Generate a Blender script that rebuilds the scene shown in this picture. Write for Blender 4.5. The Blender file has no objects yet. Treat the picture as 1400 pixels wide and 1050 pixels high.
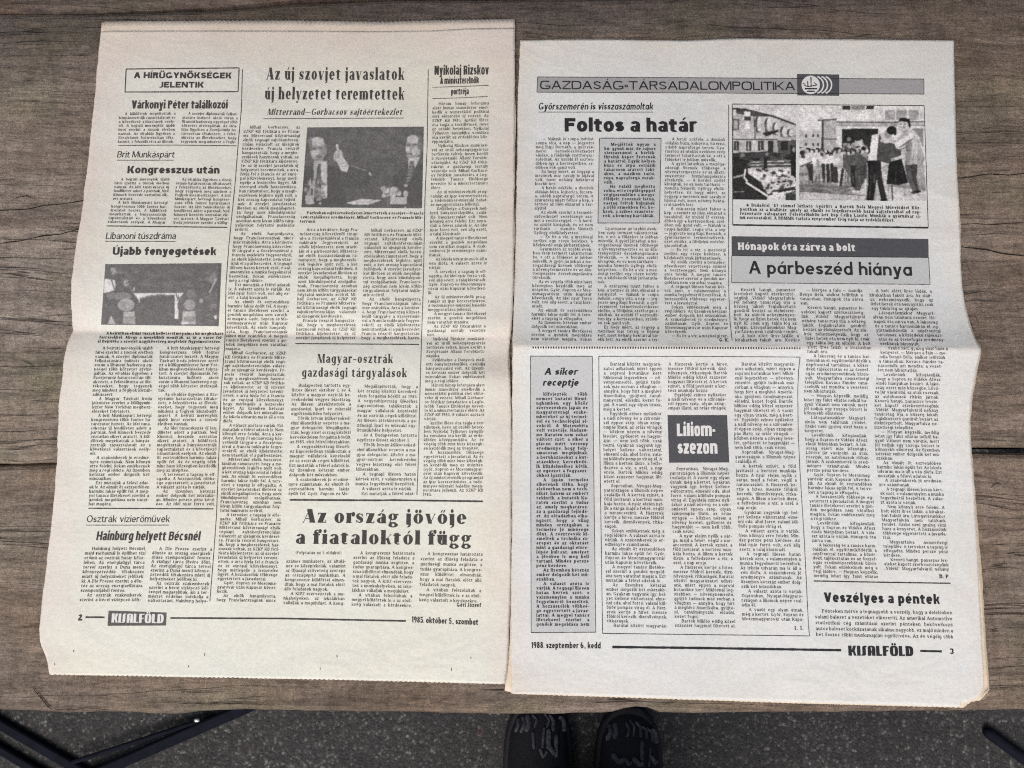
import bpy, math, random
import numpy as np

# ------------------------------------------------------------------ camera, sky, sun, exposure
SC = bpy.context.scene
COL = SC.collection
PW, PH, FPX = 1400.0, 1050.0, 1051.0          # photograph's pixel frame, focal length in its pixels
TILT = math.radians(6.3)
TOP = 0.75                                     # table top above the ground
CAMZ = TOP + 0.493
cam = bpy.data.cameras.new('camera')
cam.sensor_width = 36.0
cam.lens = FPX / PW * 36.0
cam.clip_start = 0.02
cam.clip_end = 200.0
camo = bpy.data.objects.new('camera', cam)
camo.location = (0, 0, CAMZ)
camo.rotation_euler = (TILT, 0, 0)
COL.objects.link(camo)
SC.camera = camo

SUN_EL, SUN_AZ = math.radians(60), math.radians(203)      # from the viewer's side of the table, left of him
world = bpy.data.worlds.new('World')
SC.world = world
world.use_nodes = True
nt = world.node_tree
bg = nt.nodes['Background']
sky = nt.nodes.new('ShaderNodeTexSky')
sky.sky_type = 'NISHITA'
sky.sun_disc = False
sky.sun_elevation = SUN_EL
sky.sun_rotation = SUN_AZ
sky.dust_density = 6.0
sky.air_density = 1.0
sky.ozone_density = 1.0
nt.links.new(sky.outputs[0], bg.inputs[0])
bg.inputs[1].default_value = 0.10
sun = bpy.data.lights.new('sun', 'SUN')
sun.energy = 1.4
sun.angle = math.radians(40)
sun.color = (1.0, 0.975, 0.93)
suno = bpy.data.objects.new('sun', sun)
sd = (math.sin(SUN_AZ) * math.cos(SUN_EL), math.cos(SUN_AZ) * math.cos(SUN_EL), math.sin(SUN_EL))
from mathutils import Vector
suno.rotation_euler = Vector(sd).to_track_quat('Z', 'Y').to_euler()
suno.location = (0, -3, 4)
COL.objects.link(suno)
SC.view_settings.view_transform = 'Standard'
SC.view_settings.look = 'None'
SC.view_settings.gamma = 1.0
SC.view_settings.use_curve_mapping = False
SC.view_settings.exposure = 0.46
SC.cycles.filter_width = 1.15
SC.cycles.use_denoising = False      # keeps the small print and the grain crisp

rng = np.random.default_rng(7)
random.seed(7)

# ------------------------------------------------------------------ pixel -> place on a surface
CT, ST = math.cos(TILT), math.sin(TILT)


def ray(px, py):
    px = np.asarray(px, float); py = np.asarray(py, float)
    a = (px - PW / 2) / FPX; b = -(py - PH / 2) / FPX
    return a, b * CT + ST, b * ST - CT       # camera looks down -Z, pitched forward


def unproj(px, py, z):
    """point where the sight line of a pixel meets height z"""
    dx, dy, dz = ray(px, py)
    t = (z - CAMZ) / dz
    return dx * t, dy * t


def on_surface(px, py, H):
    z = np.full(np.shape(px), TOP)
    for _ in range(14):
        x, y = unproj(px, py, z)
        z = 0.4 * z + 0.6 * H(x, y)
    x, y = unproj(px, py, z)
    return x, y, H(x, y)


# ------------------------------------------------------------------ object helpers
def link(name, mesh, parent=None, **props):
    o = bpy.data.objects.new(name, mesh)
    COL.objects.link(o)
    if parent is not None:
        o.parent = parent
    for k, v in props.items():
        o[k] = v
    return o


def thing(name, label, cat, loc=(0, 0, 0), group=None):
    o = bpy.data.objects.new(name, None)
    o.empty_display_size = 0.05
    o.location = loc
    COL.objects.link(o)
    o['label'] = label
    o['category'] = cat
    if group:
        o['group'] = group
    return o


def quadmesh(name, co, quads, mats, smooth=False, mat_idx=None):
    me = bpy.data.meshes.new(name)
    co = np.asarray(co, np.float32); quads = np.asarray(quads, np.int32)
    me.vertices.add(len(co))
    me.vertices.foreach_set('co', co.ravel())
    n = len(quads)
    me.loops.add(n * 4)
    me.loops.foreach_set('vertex_index', quads.ravel())
    me.polygons.add(n)
    me.polygons.foreach_set('loop_start', np.arange(0, n * 4, 4, dtype=np.int32))
    for m in (mats if isinstance(mats, (list, tuple)) else [mats]):
        me.materials.append(m)
    if mat_idx is not None:
        me.polygons.foreach_set('material_index', np.asarray(mat_idx, np.int32))
    me.polygons.foreach_set('use_smooth', np.full(n, smooth))
    me.update(calc_edges=True)
    me.validate()
    return me


def vattr(me, name, cols):
    a = me.color_attributes.new(name, 'FLOAT_COLOR', 'POINT')
    c = np.ones((len(me.vertices), 4), np.float32)
    cols = np.asarray(cols)
    if cols.ndim == 1:
        cols = np.repeat(cols[:, None], 3, 1)
    c[:, :3] = cols
    a.data.foreach_set('color', c.ravel())


def local(parent, co):
    return np.asarray(co) - np.array(parent.location)[None, :]


# ------------------------------------------------------------------ materials
def mat(name):
    m = bpy.data.materials.new(name)
    m.use_nodes = True
    t = m.node_tree
    return m, t, t.nodes['Principled BSDF']


def node(t, typ, **kw):
    n = t.nodes.new(typ)
    for k, v in kw.items():
        setattr(n, k, v)
    return n


def setin(n, **kw):
    for k, v in kw.items():
        n.inputs[k].default_value = v


def noise(t, vec, scale, detail=4, rough=0.55, dist=0.0):
    n = node(t, 'ShaderNodeTexNoise')
    n.inputs['Scale'].default_value = scale
    n.inputs['Detail'].default_value = detail
    n.inputs['Roughness'].default_value = rough
    n.inputs['Distortion'].default_value = dist
    if vec is not None:
        t.links.new(vec, n.inputs['Vector'])
    return n.outputs['Fac']


def mapping(t, vec, scale, loc=(0, 0, 0), rot=(0, 0, 0)):
    n = node(t, 'ShaderNodeMapping')
    n.inputs['Scale'].default_value = scale
    n.inputs['Location'].default_value = loc
    n.inputs['Rotation'].default_value = rot
    t.links.new(vec, n.inputs['Vector'])
    return n.outputs[0]


def ramp(t, fac, stops):
    n = node(t, 'ShaderNodeValToRGB')
    e = n.color_ramp.elements
    while len(e) < len(stops):
        e.new(0.5)
    for el, (p, c) in zip(e, stops):
        el.position = p
        el.color = (c[0], c[1], c[2], 1) if not isinstance(c, (int, float)) else (c, c, c, 1)
    t.links.new(fac, n.inputs[0])
    return n.outputs[0]


def mix(t, a, b, fac, mode='MIX'):
    n = node(t, 'ShaderNodeMix', data_type='RGBA', blend_type=mode)
    for sock, v in ((n.inputs['Factor'], fac), (n.inputs['A'], a), (n.inputs['B'], b)):
        if hasattr(v, 'is_output'):
            t.links.new(v, sock)
        elif isinstance(v, (int, float)):
            sock.default_value = v
        else:
            sock.default_value = (v[0], v[1], v[2], 1)
    return n.outputs['Result']


def math_(t, op, a, b=0.0):
    n = node(t, 'ShaderNodeMath', operation=op)
    for s, v in zip(n.inputs, (a, b)):
        if hasattr(v, 'is_output'):
            t.links.new(v, s)
        else:
            s.default_value = v
    return n.outputs[0]


def bump(t, b, height, strength, dist):
    n = node(t, 'ShaderNodeBump')
    n.inputs['Strength'].default_value = strength
    n.inputs['Distance'].default_value = dist
    t.links.new(height, n.inputs['Height'])
    t.links.new(n.outputs[0], b.inputs['Normal'])


def objco(t):
    return node(t, 'ShaderNodeTexCoord').outputs['Object']


def wood(name, light, dark, warm, seed, edge_dark=None):
    m, t, b = mat(name)
    co = objco(t)
    warp = node(t, 'ShaderNodeVectorMath', operation='ADD')
    nz = node(t, 'ShaderNodeTexNoise'); setin(nz, Scale=9.0, Detail=2.0)
    t.links.new(co, nz.inputs['Vector'])
    sub = node(t, 'ShaderNodeVectorMath', operation='SUBTRACT'); sub.inputs[1].default_value = (.5, .5, .5)
    t.links.new(nz.outputs['Color'], sub.inputs[0])
    sc = node(t, 'ShaderNodeVectorMath', operation='MULTIPLY'); sc.inputs[1].default_value = (.02, .012, 0)
    t.links.new(sub.outputs[0], sc.inputs[0])
    t.links.new(co, warp.inputs[0]); t.links.new(sc.outputs[0], warp.inputs[1])
    v = warp.outputs[0]
    off = (seed * 1.7, seed * 3.1, 0)
    grain = noise(t, mapping(t, v, (5, 70, 5), off), 1.0, 8, 0.62)
    fine = noise(t, mapping(t, v, (70, 420, 70), off), 1.0, 6, 0.7)
    blot = noise(t, mapping(t, co, (5, 9, 5), off), 1.0, 5, 0.6)
    hue = noise(t, mapping(t, co, (11, 16, 5), (seed * 5.1, 4, 0)), 1.0, 4, 0.6)
    saw = noise(t, mapping(t, co, (160, 28, 20), off, (0, 0, 0.5)), 1.0, 5, 0.65)
    speck = noise(t, co, 650, 3, 0.6)
    crack = noise(t, mapping(t, v, (3.2, 85, 3), (seed * 9.3, 1.3, 0)), 1.0, 3, 0.5)
    pore = noise(t, mapping(t, v, (55, 330, 5), (seed, 8, 0)), 1.0, 2, 0.5)
    base = ramp(t, grain, [(0.30, dark), (0.50, [(a + c) / 2 for a, c in zip(light, dark)]), (0.70, light)])
    base = mix(t, base, warm, ramp(t, hue, [(0.44, 0.0), (0.72, 0.55)]))
    grey = [sum(light) / 3 * 0.92] * 3
    base = mix(t, base, grey, ramp(t, blot, [(0.48, 0.0), (0.75, 0.45)]))
    knot = node(t, 'ShaderNodeTexVoronoi'); setin(knot, Scale=1.0, Randomness=1.0)
    t.links.new(mapping(t, v, (7.5, 13, 1), (seed * 2.3, seed, 0)), knot.inputs['Vector'])
    base = mix(t, base, [c * .42 for c in dark], ramp(t, knot.outputs['Distance'], [(0.03, .8), (0.075, .25), (0.12, 0.0)]))
    mid = noise(t, mapping(t, v, (22, 150, 5), (seed, 2, 0)), 1.0, 5, 0.65)
    base = mix(t, base, ramp(t, mid, [(0.32, .70), (0.5, 1.0), (0.68, 1.22)]), .9, 'MULTIPLY')
    olive = noise(t, mapping(t, co, (14, 20, 5), (2, seed, 0)), 1.0, 3, .5)
    base = mix(t, base, (.92, 1.0, .86), ramp(t, olive, [(.5, 0.0), (.7, .8)]), 'MULTIPLY')
    base = mix(t, base, ramp(t, fine, [(0.25, 0.40), (0.5, 1.0), (0.8, 1.5)]), 1.0, 'MULTIPLY')
    base = mix(t, base, ramp(t, saw, [(0.3, 0.72), (0.5, 1.0), (0.72, 1.18)]), 0.75, 'MULTIPLY')
    base = mix(t, base, ramp(t, blot, [(0.25, 0.76), (0.6, 1.08)]), 1.0, 'MULTIPLY')
    base = mix(t, base, ramp(t, speck, [(0.28, 0.62), (0.5, 1.0), (0.75, 1.42)]), 0.85, 'MULTIPLY')
    ln = ramp(t, crack, [(0.492, 0.0), (0.499, 1.0), (0.502, 1.0), (0.508, 0.0)])
    lnm = mix(t, ln, ramp(t, blot, [(0.44, 0.0), (0.58, 0.85)]), 1.0, 'MULTIPLY')
    base = mix(t, base, [c * 0.25 for c in dark], lnm)
    pr = ramp(t, pore, [(0.25, 0.55), (0.31, 0.0)])
    base = mix(t, base, [c * 0.35 for c in dark], pr)
    # the board turns greyer and paler towards one end, and darker along one edge
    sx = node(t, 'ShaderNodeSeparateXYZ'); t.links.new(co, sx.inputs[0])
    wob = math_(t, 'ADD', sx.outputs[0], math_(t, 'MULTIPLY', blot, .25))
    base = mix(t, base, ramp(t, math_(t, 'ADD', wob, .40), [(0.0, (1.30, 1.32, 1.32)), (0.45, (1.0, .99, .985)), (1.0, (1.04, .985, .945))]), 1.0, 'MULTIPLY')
    if edge_dark:
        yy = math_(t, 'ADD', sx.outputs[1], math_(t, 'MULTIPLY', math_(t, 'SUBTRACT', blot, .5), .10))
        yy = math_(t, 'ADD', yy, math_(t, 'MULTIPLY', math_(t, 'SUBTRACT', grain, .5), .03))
        yy = math_(t, 'SUBTRACT', yy, math_(t, 'MULTIPLY', math_(t, 'ADD', sx.outputs[0], .30), edge_dark[2]))
        yy = math_(t, 'DIVIDE', math_(t, 'SUBTRACT', yy, edge_dark[0]), edge_dark[1])
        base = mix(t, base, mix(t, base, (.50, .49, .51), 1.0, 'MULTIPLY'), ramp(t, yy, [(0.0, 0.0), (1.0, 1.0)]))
    t.links.new(base, b.inputs['Base Color'])
    setin(b, Roughness=0.78)
    b.inputs['Specular IOR Level'].default_value = 0.25
    h = math_(t, 'ADD', math_(t, 'MULTIPLY', grain, 1.2), math_(t, 'MULTIPLY', fine, 0.7))
    h = math_(t, 'ADD', h, math_(t, 'MULTIPLY', saw, 0.6))
    h = math_(t, 'SUBTRACT', h, lnm)
    h = math_(t, 'ADD', h, math_(t, 'MULTIPLY', speck, .35))
    bump(t, b, h, 0.7, 0.0018)
    return m


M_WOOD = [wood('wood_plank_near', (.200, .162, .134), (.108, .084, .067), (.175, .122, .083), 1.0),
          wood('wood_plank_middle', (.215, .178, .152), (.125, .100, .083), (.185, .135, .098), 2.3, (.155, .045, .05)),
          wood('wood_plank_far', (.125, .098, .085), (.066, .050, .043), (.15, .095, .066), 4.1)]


def plain(name, c, rough=0.6, spec=0.3, var=0.0, scale=60, metal=0.0, bmp=0.0):
    m, t, b = mat(name)
    setin(b, Roughness=rough, Metallic=metal)
    b.inputs['Specular IOR Level'].default_value = spec
    n = noise(t, objco(t), scale, 5, 0.6)
    lo = [x * (1 - var) for x in c]; hi = [min(1, x * (1 + var)) for x in c]
    t.links.new(ramp(t, n, [(0.3, lo), (0.7, hi)]), b.inputs['Base Color'])
    if bmp:
        bump(t, b, n, 0.5, bmp)
    return m


M_CRACK = plain('crack_dirt', (.018, .014, .011), .95, .1, .3)


def paper(name, text_tone, age_tone):
    m, t, b = mat(name)
    co = objco(t)
    at = node(t, 'ShaderNodeAttribute', attribute_name='age')
    mott = noise(t, co, 28, 5, 0.6)
    age_shade_fac = math_(t, 'MULTIPLY', at.outputs['Fac'], ramp(t, mott, [(0.25, 0.75), (0.7, 1.15)]))
    c = mix(t, text_tone, age_tone, age_shade_fac)
    c = mix(t, c, ramp(t, noise(t, co, 13, 4, .6), [(0.3, (.955, .95, .945)), (0.7, (1.03, 1.03, 1.03))]), 1.0, 'MULTIPLY')
    c = mix(t, c, (1.0, .965, .90), ramp(t, noise(t, mapping(t, co, (7, 9, 1), (5, 3, 0)), 1.0, 4, .6), [(.46, 0.0), (.72, .8)]), 'MULTIPLY')
    c = mix(t, c, (1.0, .97, .965), ramp(t, noise(t, mapping(t, co, (11, 8, 1), (1, 8, 0)), 1.0, 3, .6), [(.46, 0.0), (.7, .8)]), 'MULTIPLY')
    # printing of the reverse side, faintly showing through
    thr = noise(t, mapping(t, co, (330, 480, 1)), 1.0, 2, .6)
    c = mix(t, c, ramp(t, thr, [(0.42, .93), (0.56, 1.0)]), .8, 'MULTIPLY')
    fib = noise(t, co, 900, 3, .6)
    c = mix(t, c, ramp(t, fib, [(0.3, .95), (0.7, 1.03)]), 1.0, 'MULTIPLY')
    t.links.new(c, b.inputs['Base Color'])
    setin(b, Roughness=0.92)
    b.inputs['Specular IOR Level'].default_value = 0.12
    h = math_(t, 'ADD', noise(t, co, 45, 4, .5), math_(t, 'MULTIPLY', fib, 0.08))
    h = math_(t, 'ADD', h, math_(t, 'MULTIPLY', noise(t, mapping(t, co, (9, 14, 1), (3, 1, 0), (0, 0, .5)), 1.0, 3, .55, 1.2), 3.2))
    bump(t, b, h, 0.42, 0.0018)
    return m


M_PAPER_L = paper('newsprint_aged', (.664, .688, .640), (.650, .606, .572))
M_PAPER_R = paper('newsprint_pale', (.640, .670, .684), (.64, .612, .570))
M_INNER_L = paper('newsprint_inner_aged', (.65, .595, .545), (.63, .565, .49))
M_INNER_R = paper('newsprint_inner_pale', (.67, .60, .50), (.66, .55, .42))
M_INK_L = plain('printing_ink_faded', (.060, .058, .057), .85, .1, .25, 900)
M_INK_R = plain('printing_ink', (.028, .030, .034), .85, .1, .25, 900)
M_BODY_L = plain('body_ink_faded', (.060, .058, .056), .85, .1, .3, 500)
M_BODY_R = plain('body_ink', (.034, .035, .039), .85, .1, .3, 500)
M_TINT = plain('grey_printed_tint', (.475, .495, .51), .9, .1, .08, 700)
M_TINT_DARK = plain('grey_printed_bar', (.325, .325, .335), .9, .1, .12, 700)
M_BLOCK = plain('dark_printed_block', (.078, .082, .092), .9, .1, .18, 800)
M_BLOCK_L = plain('dark_printed_block_faded', (.105, .103, .102), .9, .1, .3, 900)
M_WHITE = plain('unprinted_lettering', (.64, .65, .655), .9, .1, .05, 600)


def picmat():
    m, t, b = mat('printed_photograph')
    at = node(t, 'ShaderNodeAttribute', attribute_name='print')
    n = noise(t, objco(t), 1100, 2, .5)
    c = mix(t, at.outputs['Color'], ramp(t, n, [(0.3, .8), (0.7, 1.18)]), 1.0, 'MULTIPLY')
    t.links.new(c, b.inputs['Base Color'])
    setin(b, Roughness=0.9)
    b.inputs['Specular IOR Level'].default_value = 0.12
    return m


M_PIC = picmat()

# ------------------------------------------------------------------ ground
m, t, b = mat('asphalt')
co = objco(t)
vo = node(t, 'ShaderNodeTexVoronoi'); setin(vo, Scale=235.0)
t.links.new(co, vo.inputs['Vector'])
vb = node(t, 'ShaderNodeTexVoronoi'); setin(vb, Scale=115.0)
t.links.new(co, vb.inputs['Vector'])
sep = node(t, 'ShaderNodeSeparateColor'); t.links.new(vo.outputs['Color'], sep.inputs[0])
sep2 = node(t, 'ShaderNodeSeparateColor'); t.links.new(vb.outputs['Color'], sep2.inputs[0])
st = ramp(t, sep.outputs[0], [(0.0, (.013, .013, .014)), (0.6, (.026, .026, .027)), (0.85, (.047, .046, .045)), (1.0, (.098, .096, .092))])
st2 = ramp(t, sep2.outputs[1], [(0.0, .7), (0.7, 1.0), (1.0, 1.9)])
c = mix(t, st, st2, 0.8, 'MULTIPLY')
c = mix(t, c, (.020, .020, .021), ramp(t, vo.outputs['Distance'], [(0.45, 0.0), (0.75, .85)]))
c = mix(t, c, ramp(t, noise(t, co, 7, 4), [(0.3, .7), (0.7, 1.15)]), 1.0, 'MULTIPLY')
c = mix(t, c, (.10, .045, .040), ramp(t, noise(t, mapping(t, co, (1, 1, 1), (4, 2, 0)), 16, 2), [(0.69, 0.0), (0.76, .35)]))
t.links.new(c, b.inputs['Base Color'])
setin(b, Roughness=0.85)
h = math_(t, 'SUBTRACT', noise(t, co, 380, 3), math_(t, 'MULTIPLY', vo.outputs['Distance'], 1.0))
bump(t, b, h, 0.7, 0.002)
M_ASPH = m
g = 15
n = 40
xs = np.linspace(-g, g, n)
X, Y = np.meshgrid(xs, xs)
idx = np.arange(n * n).reshape(n, n)
q = np.stack([idx[:-1, :-1], idx[:-1, 1:], idx[1:, 1:], idx[1:, :-1]], -1).reshape(-1, 4)
link('ground', quadmesh('ground', np.stack([X.ravel(), Y.ravel(), np.zeros(n * n)], 1), q, M_ASPH), kind='structure')

# ------------------------------------------------------------------ table
TABX = 0.95
table = thing('wooden_table', 'weathered brown wooden plank table the newspapers are spread out on', 'table', (0, 0.1, 0))


def poly_y(pts, x):
    """polyline of photograph pixels, as world y of the table plane at world x"""
    px = [p[0] for p in pts]; py = [p[1] for p in pts]
    wx, wy = unproj(np.array(px), np.array(py), TOP)
    return np.interp(x, wx, wy)


SEAM_FAR = [(-600, 22), (0, 17), (120, 17.5), (230, 14), (300, 11), (415, 2), (560, -4), (900, -9), (2000, -14)]
SEAM_NEAR = [(-600, 635), (0, 632), (80, 630), (400, 627), (800, 622), (1330, 615.5), (1400, 616.5), (2000, 616)]
FRONT = [(-600, 970), (0, 971), (45, 974), (85, 977.5), (150, 976.5), (235, 977.5), (300, 973), (335, 972.5), (420, 975),
         (560, 976.5), (690, 977), (835, 977), (846, 972.5), (860, 969), (880, 968.5), (893, 971), (903, 976.5), (1000, 976.5),
         (1120, 975), (1240, 974), (1330, 972), (1400, 971), (2000, 970)]


def plank(lo_fn, hi_fn, m, thick=0.045, dz=0.0):
    nx, ny = 260, 26
    xs = np.linspace(-TABX, TABX, nx)
    lo, hi = lo_fn(xs), hi_fn(xs)
    jit = np.cumsum(rng.normal(0, .00025, nx)); jit -= np.linspace(jit[0], jit[-1], nx)
    lo = lo + jit; hi = hi + jit[::-1] * .7
    v = np.linspace(0, 1, ny)
    r = 0.004
    vv = np.concatenate([[0, .0], v[1:-1], [1, 1]])
    rows, zs = [], []
    prof = [(0.0, -thick), (0.0, -r), (r * .35, -r * .35), (r, 0.0)]
    for d, z in prof:
        rows.append(lo + d); zs.append(np.full(nx, TOP + dz + z))
    for f in v[1:-1]:
        rows.append((lo + r) * (1 - f) + (hi - r) * f)
        zs.append(TOP + dz + 0.0006 * (np.sin(xs * 9 + f * 7) * .5 + np.sin(xs * 23 + f * 17) * .3) * (f * (1 - f) * 4))
    for d, z in prof[::-1]:
        rows.append(hi - d); zs.append(np.full(nx, TOP + dz + z))
    ny = len(rows)
    co = np.stack([np.tile(xs, (ny, 1)), np.array(rows), np.array(zs)], -1)
    i = np.arange(nx * ny).reshape(ny, nx)
    q = np.stack([i[:-1, :-1], i[:-1, 1:], i[1:, 1:], i[1:, :-1]], -1).reshape(-1, 4)
    under = np.stack([i[0, :-1], i[-1, :-1], i[-1, 1:], i[0, 1:]], -1)
    ends = []
    for c in (0, nx - 1):
        for k in range(ny // 2 - 1):
            e = [i[k, c], i[k + 1, c], i[ny - 2 - k, c], i[ny - 1 - k, c]]
            ends.append(e if c else e[::-1])
    q = np.concatenate([q, under, np.array(ends)])
    return co.reshape(-1, 3), q


CRACKS = [([(-200, 338), (0, 334), (28, 330), (60, 323), (85, 321), (106, 314), (150, 311)], 1.5),
          ([(-120, 293), (0, 289), (40, 286), (60, 282), (90, 279), (113, 274), (170, 270)], 1.3),
          ([(1280, 334), (1313, 338), (1345, 341), (1375, 348), (1400, 350), (1500, 353)], 1.8),
          ([(1280, 310), (1330, 306.5), (1352, 307.5), (1400, 305), (1480, 306)], 1.0),
          ([(1290, 247), (1318, 244), (1350, 239.5), (1378, 241), (1420, 237), (1480, 236)], 1.3),
          ([(1330, 178), (1352, 182), (1380, 180), (1405, 182)], .8),
          ([(60, 433), (82, 431), (100, 430)], .7),
          ([(1330, 425), (1338, 446), (1341, 466)], 1.3),
          ([(1325, 436), (1331, 455)], .9),
          ([(-80, 62), (10, 60), (60, 56), (120, 58)], .7),
          ([(30, 492), (44, 499), (48, 503)], 1.0),
          ([(44, 938), (55, 950), (66, 964), (72, 970)], 2.2),
          ([(5, 930), (15, 938), (26, 950)], .8),
          ([(200, 958), (260, 961), (330, 960), (380, 962)], .8),
          ([(70, 968), (95, 970), (120, 966), (160, 969)], 1.0),
          ([(1353, 668), (1362, 661), (1368, 663)], 1.1),
          ([(20, 272), (38, 268), (44, 271)], 1.2)]


def cracks(lo_fn, hi_fn):
    co, q = [], []
    for pts, w in CRACKS:
        P = np.array(pts, float)
        s = np.linspace(0, 1, 40)
        d = np.linspace(0, 1, len(P))
        x = np.interp(s, d, P[:, 0]); y = np.interp(s, d, P[:, 1]) + np.cumsum(rng.normal(0, .25, 40)) * .6
        wx, wy = unproj(x, y, TOP)
        mid = slice(15, 25)
        if not (lo_fn(wx[20:21])[0] < wy[20] < hi_fn(wx[20:21])[0]):
            continue
        ww = w * .00047 * (np.sin(s * math.pi) ** .5 + .05) * rng.uniform(.45, 1.2, 40) * .55
        b0 = len(co)
        for a, bb, c in zip(wx, wy, ww):
            co += [(a, bb - c, TOP + .0009), (a, bb + c, TOP + .0009)]
        for k in range(39):
            q.append((b0 + 2 * k, b0 + 2 * k + 2, b0 + 2 * k + 3, b0 + 2 * k + 1))
    return co, q


GAP = 0.0012
f_front = lambda x: poly_y(FRONT, x)
f_near_lo = lambda x: poly_y(SEAM_NEAR, x) - GAP * .8
f_near_hi = lambda x: poly_y(SEAM_NEAR, x) + GAP * .8
f_far_lo = lambda x: poly_y(SEAM_FAR, x) - .0003
f_far_hi = lambda x: poly_y(SEAM_FAR, x) + .0003
f_back = lambda x: np.full(np.shape(x), .48)
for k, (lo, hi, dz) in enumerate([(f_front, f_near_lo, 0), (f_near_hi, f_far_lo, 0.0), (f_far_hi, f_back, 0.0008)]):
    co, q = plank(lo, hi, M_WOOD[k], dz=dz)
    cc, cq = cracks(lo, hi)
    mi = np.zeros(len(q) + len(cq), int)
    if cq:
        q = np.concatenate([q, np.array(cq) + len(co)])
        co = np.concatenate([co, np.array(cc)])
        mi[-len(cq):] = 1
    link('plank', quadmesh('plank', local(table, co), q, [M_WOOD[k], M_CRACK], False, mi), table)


def boxco(x0, x1, y0, y1, z0, z1):
    v = [(x, y, z) for z in (z0, z1) for y in (y0, y1) for x in (x0, x1)]
    f = [(0, 2, 3, 1), (4, 5, 7, 6), (0, 1, 5, 4), (2, 6, 7, 3), (0, 4, 6, 2), (1, 3, 7, 5)]
    return v, f


for x in (-.8, .8):
    for y in (-.06, .4):
        v, f = boxco(x - .04, x + .04, y - .04, y + .04, 0, TOP - .125)
        link('leg', quadmesh('leg', local(table, v), f, M_WOOD[0]), table)
    v, f = boxco(x - .035, x + .035, -.1, .45, TOP - .125, TOP - .0455)
    link('crossbeam', quadmesh('crossbeam', local(table, v), f, M_WOOD[0]), table)

# unseen roof, added so that its edge dims the light towards the back
ra = math.radians(8)
roof = thing('added_shade_roof', 'dark wooden roof added out of view to shade the far side of the table', 'roof', (0, 1.6, 0))


def roofpt(u, v, z):                         # u along the eave, v back from it
    return (u * math.cos(ra) + v * math.sin(ra) - .15, -u * math.sin(ra) + v * math.cos(ra) + SHADE_ROOF_Y, z)


SHADE_ROOF_Y = -.38
for k in range(14):
    v0 = k * .26
    z0 = 2.50 + v0 * .10
    v = [roofpt(u, vv_, zz_) for zz_ in (0, 1) for vv_ in (v0, v0 + .254) for u in (-3, 3)]
    v = [(x, y, (2.50 + (v0 if i % 4 < 2 else v0 + .254) * .10) + (.03 if i > 3 else 0)) for i, (x, y, z) in enumerate(v)]
    f = [(0, 2, 3, 1), (4, 5, 7, 6), (0, 1, 5, 4), (2, 6, 7, 3), (0, 4, 6, 2), (1, 3, 7, 5)]
    link('shade_roof_board', quadmesh('shade_roof_board', local(roof, v), f, M_WOOD[2]), roof)
for u in (-2.8, 2.8):
    for vv_ in (.1, 3.4):
        c = roofpt(u, vv_, 0)
        v, f = boxco(c[0] - .05, c[0] + .05, c[1] - .05, c[1] + .05, 0, 2.49 + vv_ * .1)
        link('shade_roof_post', quadmesh('shade_roof_post', local(roof, v), f, M_WOOD[2]), roof)

# ------------------------------------------------------------------ the two newspapers: shape of the paper
CREASE_L = ((100, 453), (697, 462))
CREASE_R = ((701, 473), (1341, 477))


def crease_world(c, z):
    (x0, y0), (x1, y1) = c
    x, y = unproj(np.array([x0, x1]), np.array([y0, y1]), z)
    d = np.array([x[1] - x[0], y[1] - y[0]]); d /= np.linalg.norm(d)
    return (x[0], y[0]), (-d[1], d[0])          # a point and the normal (towards the top of the page)


ZL, ZR, AR = TOP + .0030, TOP + .0032, .0105
CL, CR = crease_world(CREASE_L, ZL), crease_world(CREASE_R, ZR + AR)


def wav(x, y, s):
    return (np.sin(x * 31 + s) * np.sin(y * 27 + 2 * s) * .00035 + np.sin(x * 63 + y * 41 + s * 3) * .00018
            + np.sin(x * 17 - y * 58 + s) * .0002)


def H_left(x, y):
    d = (x - CL[0][0]) * CL[1][0] + (y - CL[0][1]) * CL[1][1]
    a = np.abs(d)
    up = .0052 * (a / .036) * np.exp(1 - a / .036)
    dn = .0040 * (a / .030) * np.exp(1 - a / .030)
    k = np.clip((0.02 - x) / .3, 0, 1) * .35 + .75          # livelier at the outer edge
    f = np.where(d > 0, up, dn) * k
    # puckers where the crease meets the inner margin
    e = np.exp(-((x + .008) / .022) ** 2) * np.exp(-((d + .008) / .026) ** 2) * .0022 * np.sin(d * 150)
    f = f + .00028 * np.exp(-a / .011) * np.sin(x * 170 + 2 * np.sin(x * 61)) * np.clip(a / .002, 0, 1)
    return ZL + f + wav(x, y, 1.0) * np.clip(a / .02, 0, 1) + e


def H_right(x, y):
    d = (x - CR[0][0]) * CR[1][0] + (y - CR[0][1]) * CR[1][1]
    a = np.abs(d)
    f = AR * np.where(d > 0, np.exp(-a / .025), np.exp(-a / .034))
    f = f + .00030 * np.exp(-a / .012) * np.sin(x * 150 + 2 * np.sin(x * 73)) * np.clip(a / .002, 0, 1)
    lift = .004 * np.exp(-((x - .30) / .05) ** 2) * np.exp(-((d - .03) / .035) ** 2)
    # a soft diagonal crease across the top margin
    u = (x - .215) * .36 + (y - .205) * .93
    g = .0009 * np.exp(-np.abs(u) / .007) * np.clip((x - .12) / .05, 0, 1)
    return ZR + f - lift * .6 + wav(x, y, 4.2) * np.clip(a / .02, 0, 1) + g


def edge(pts, n):
    """polyline resampled evenly by its own length"""
    P = np.array(pts, float)
    s = np.concatenate([[0], np.cumsum(np.hypot(*np.diff(P, axis=0).T))])
    u = np.linspace(0, s[-1], n)
    return np.stack([np.interp(u, s, P[:, 0]), np.interp(u, s, P[:, 1])], 1)


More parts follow.
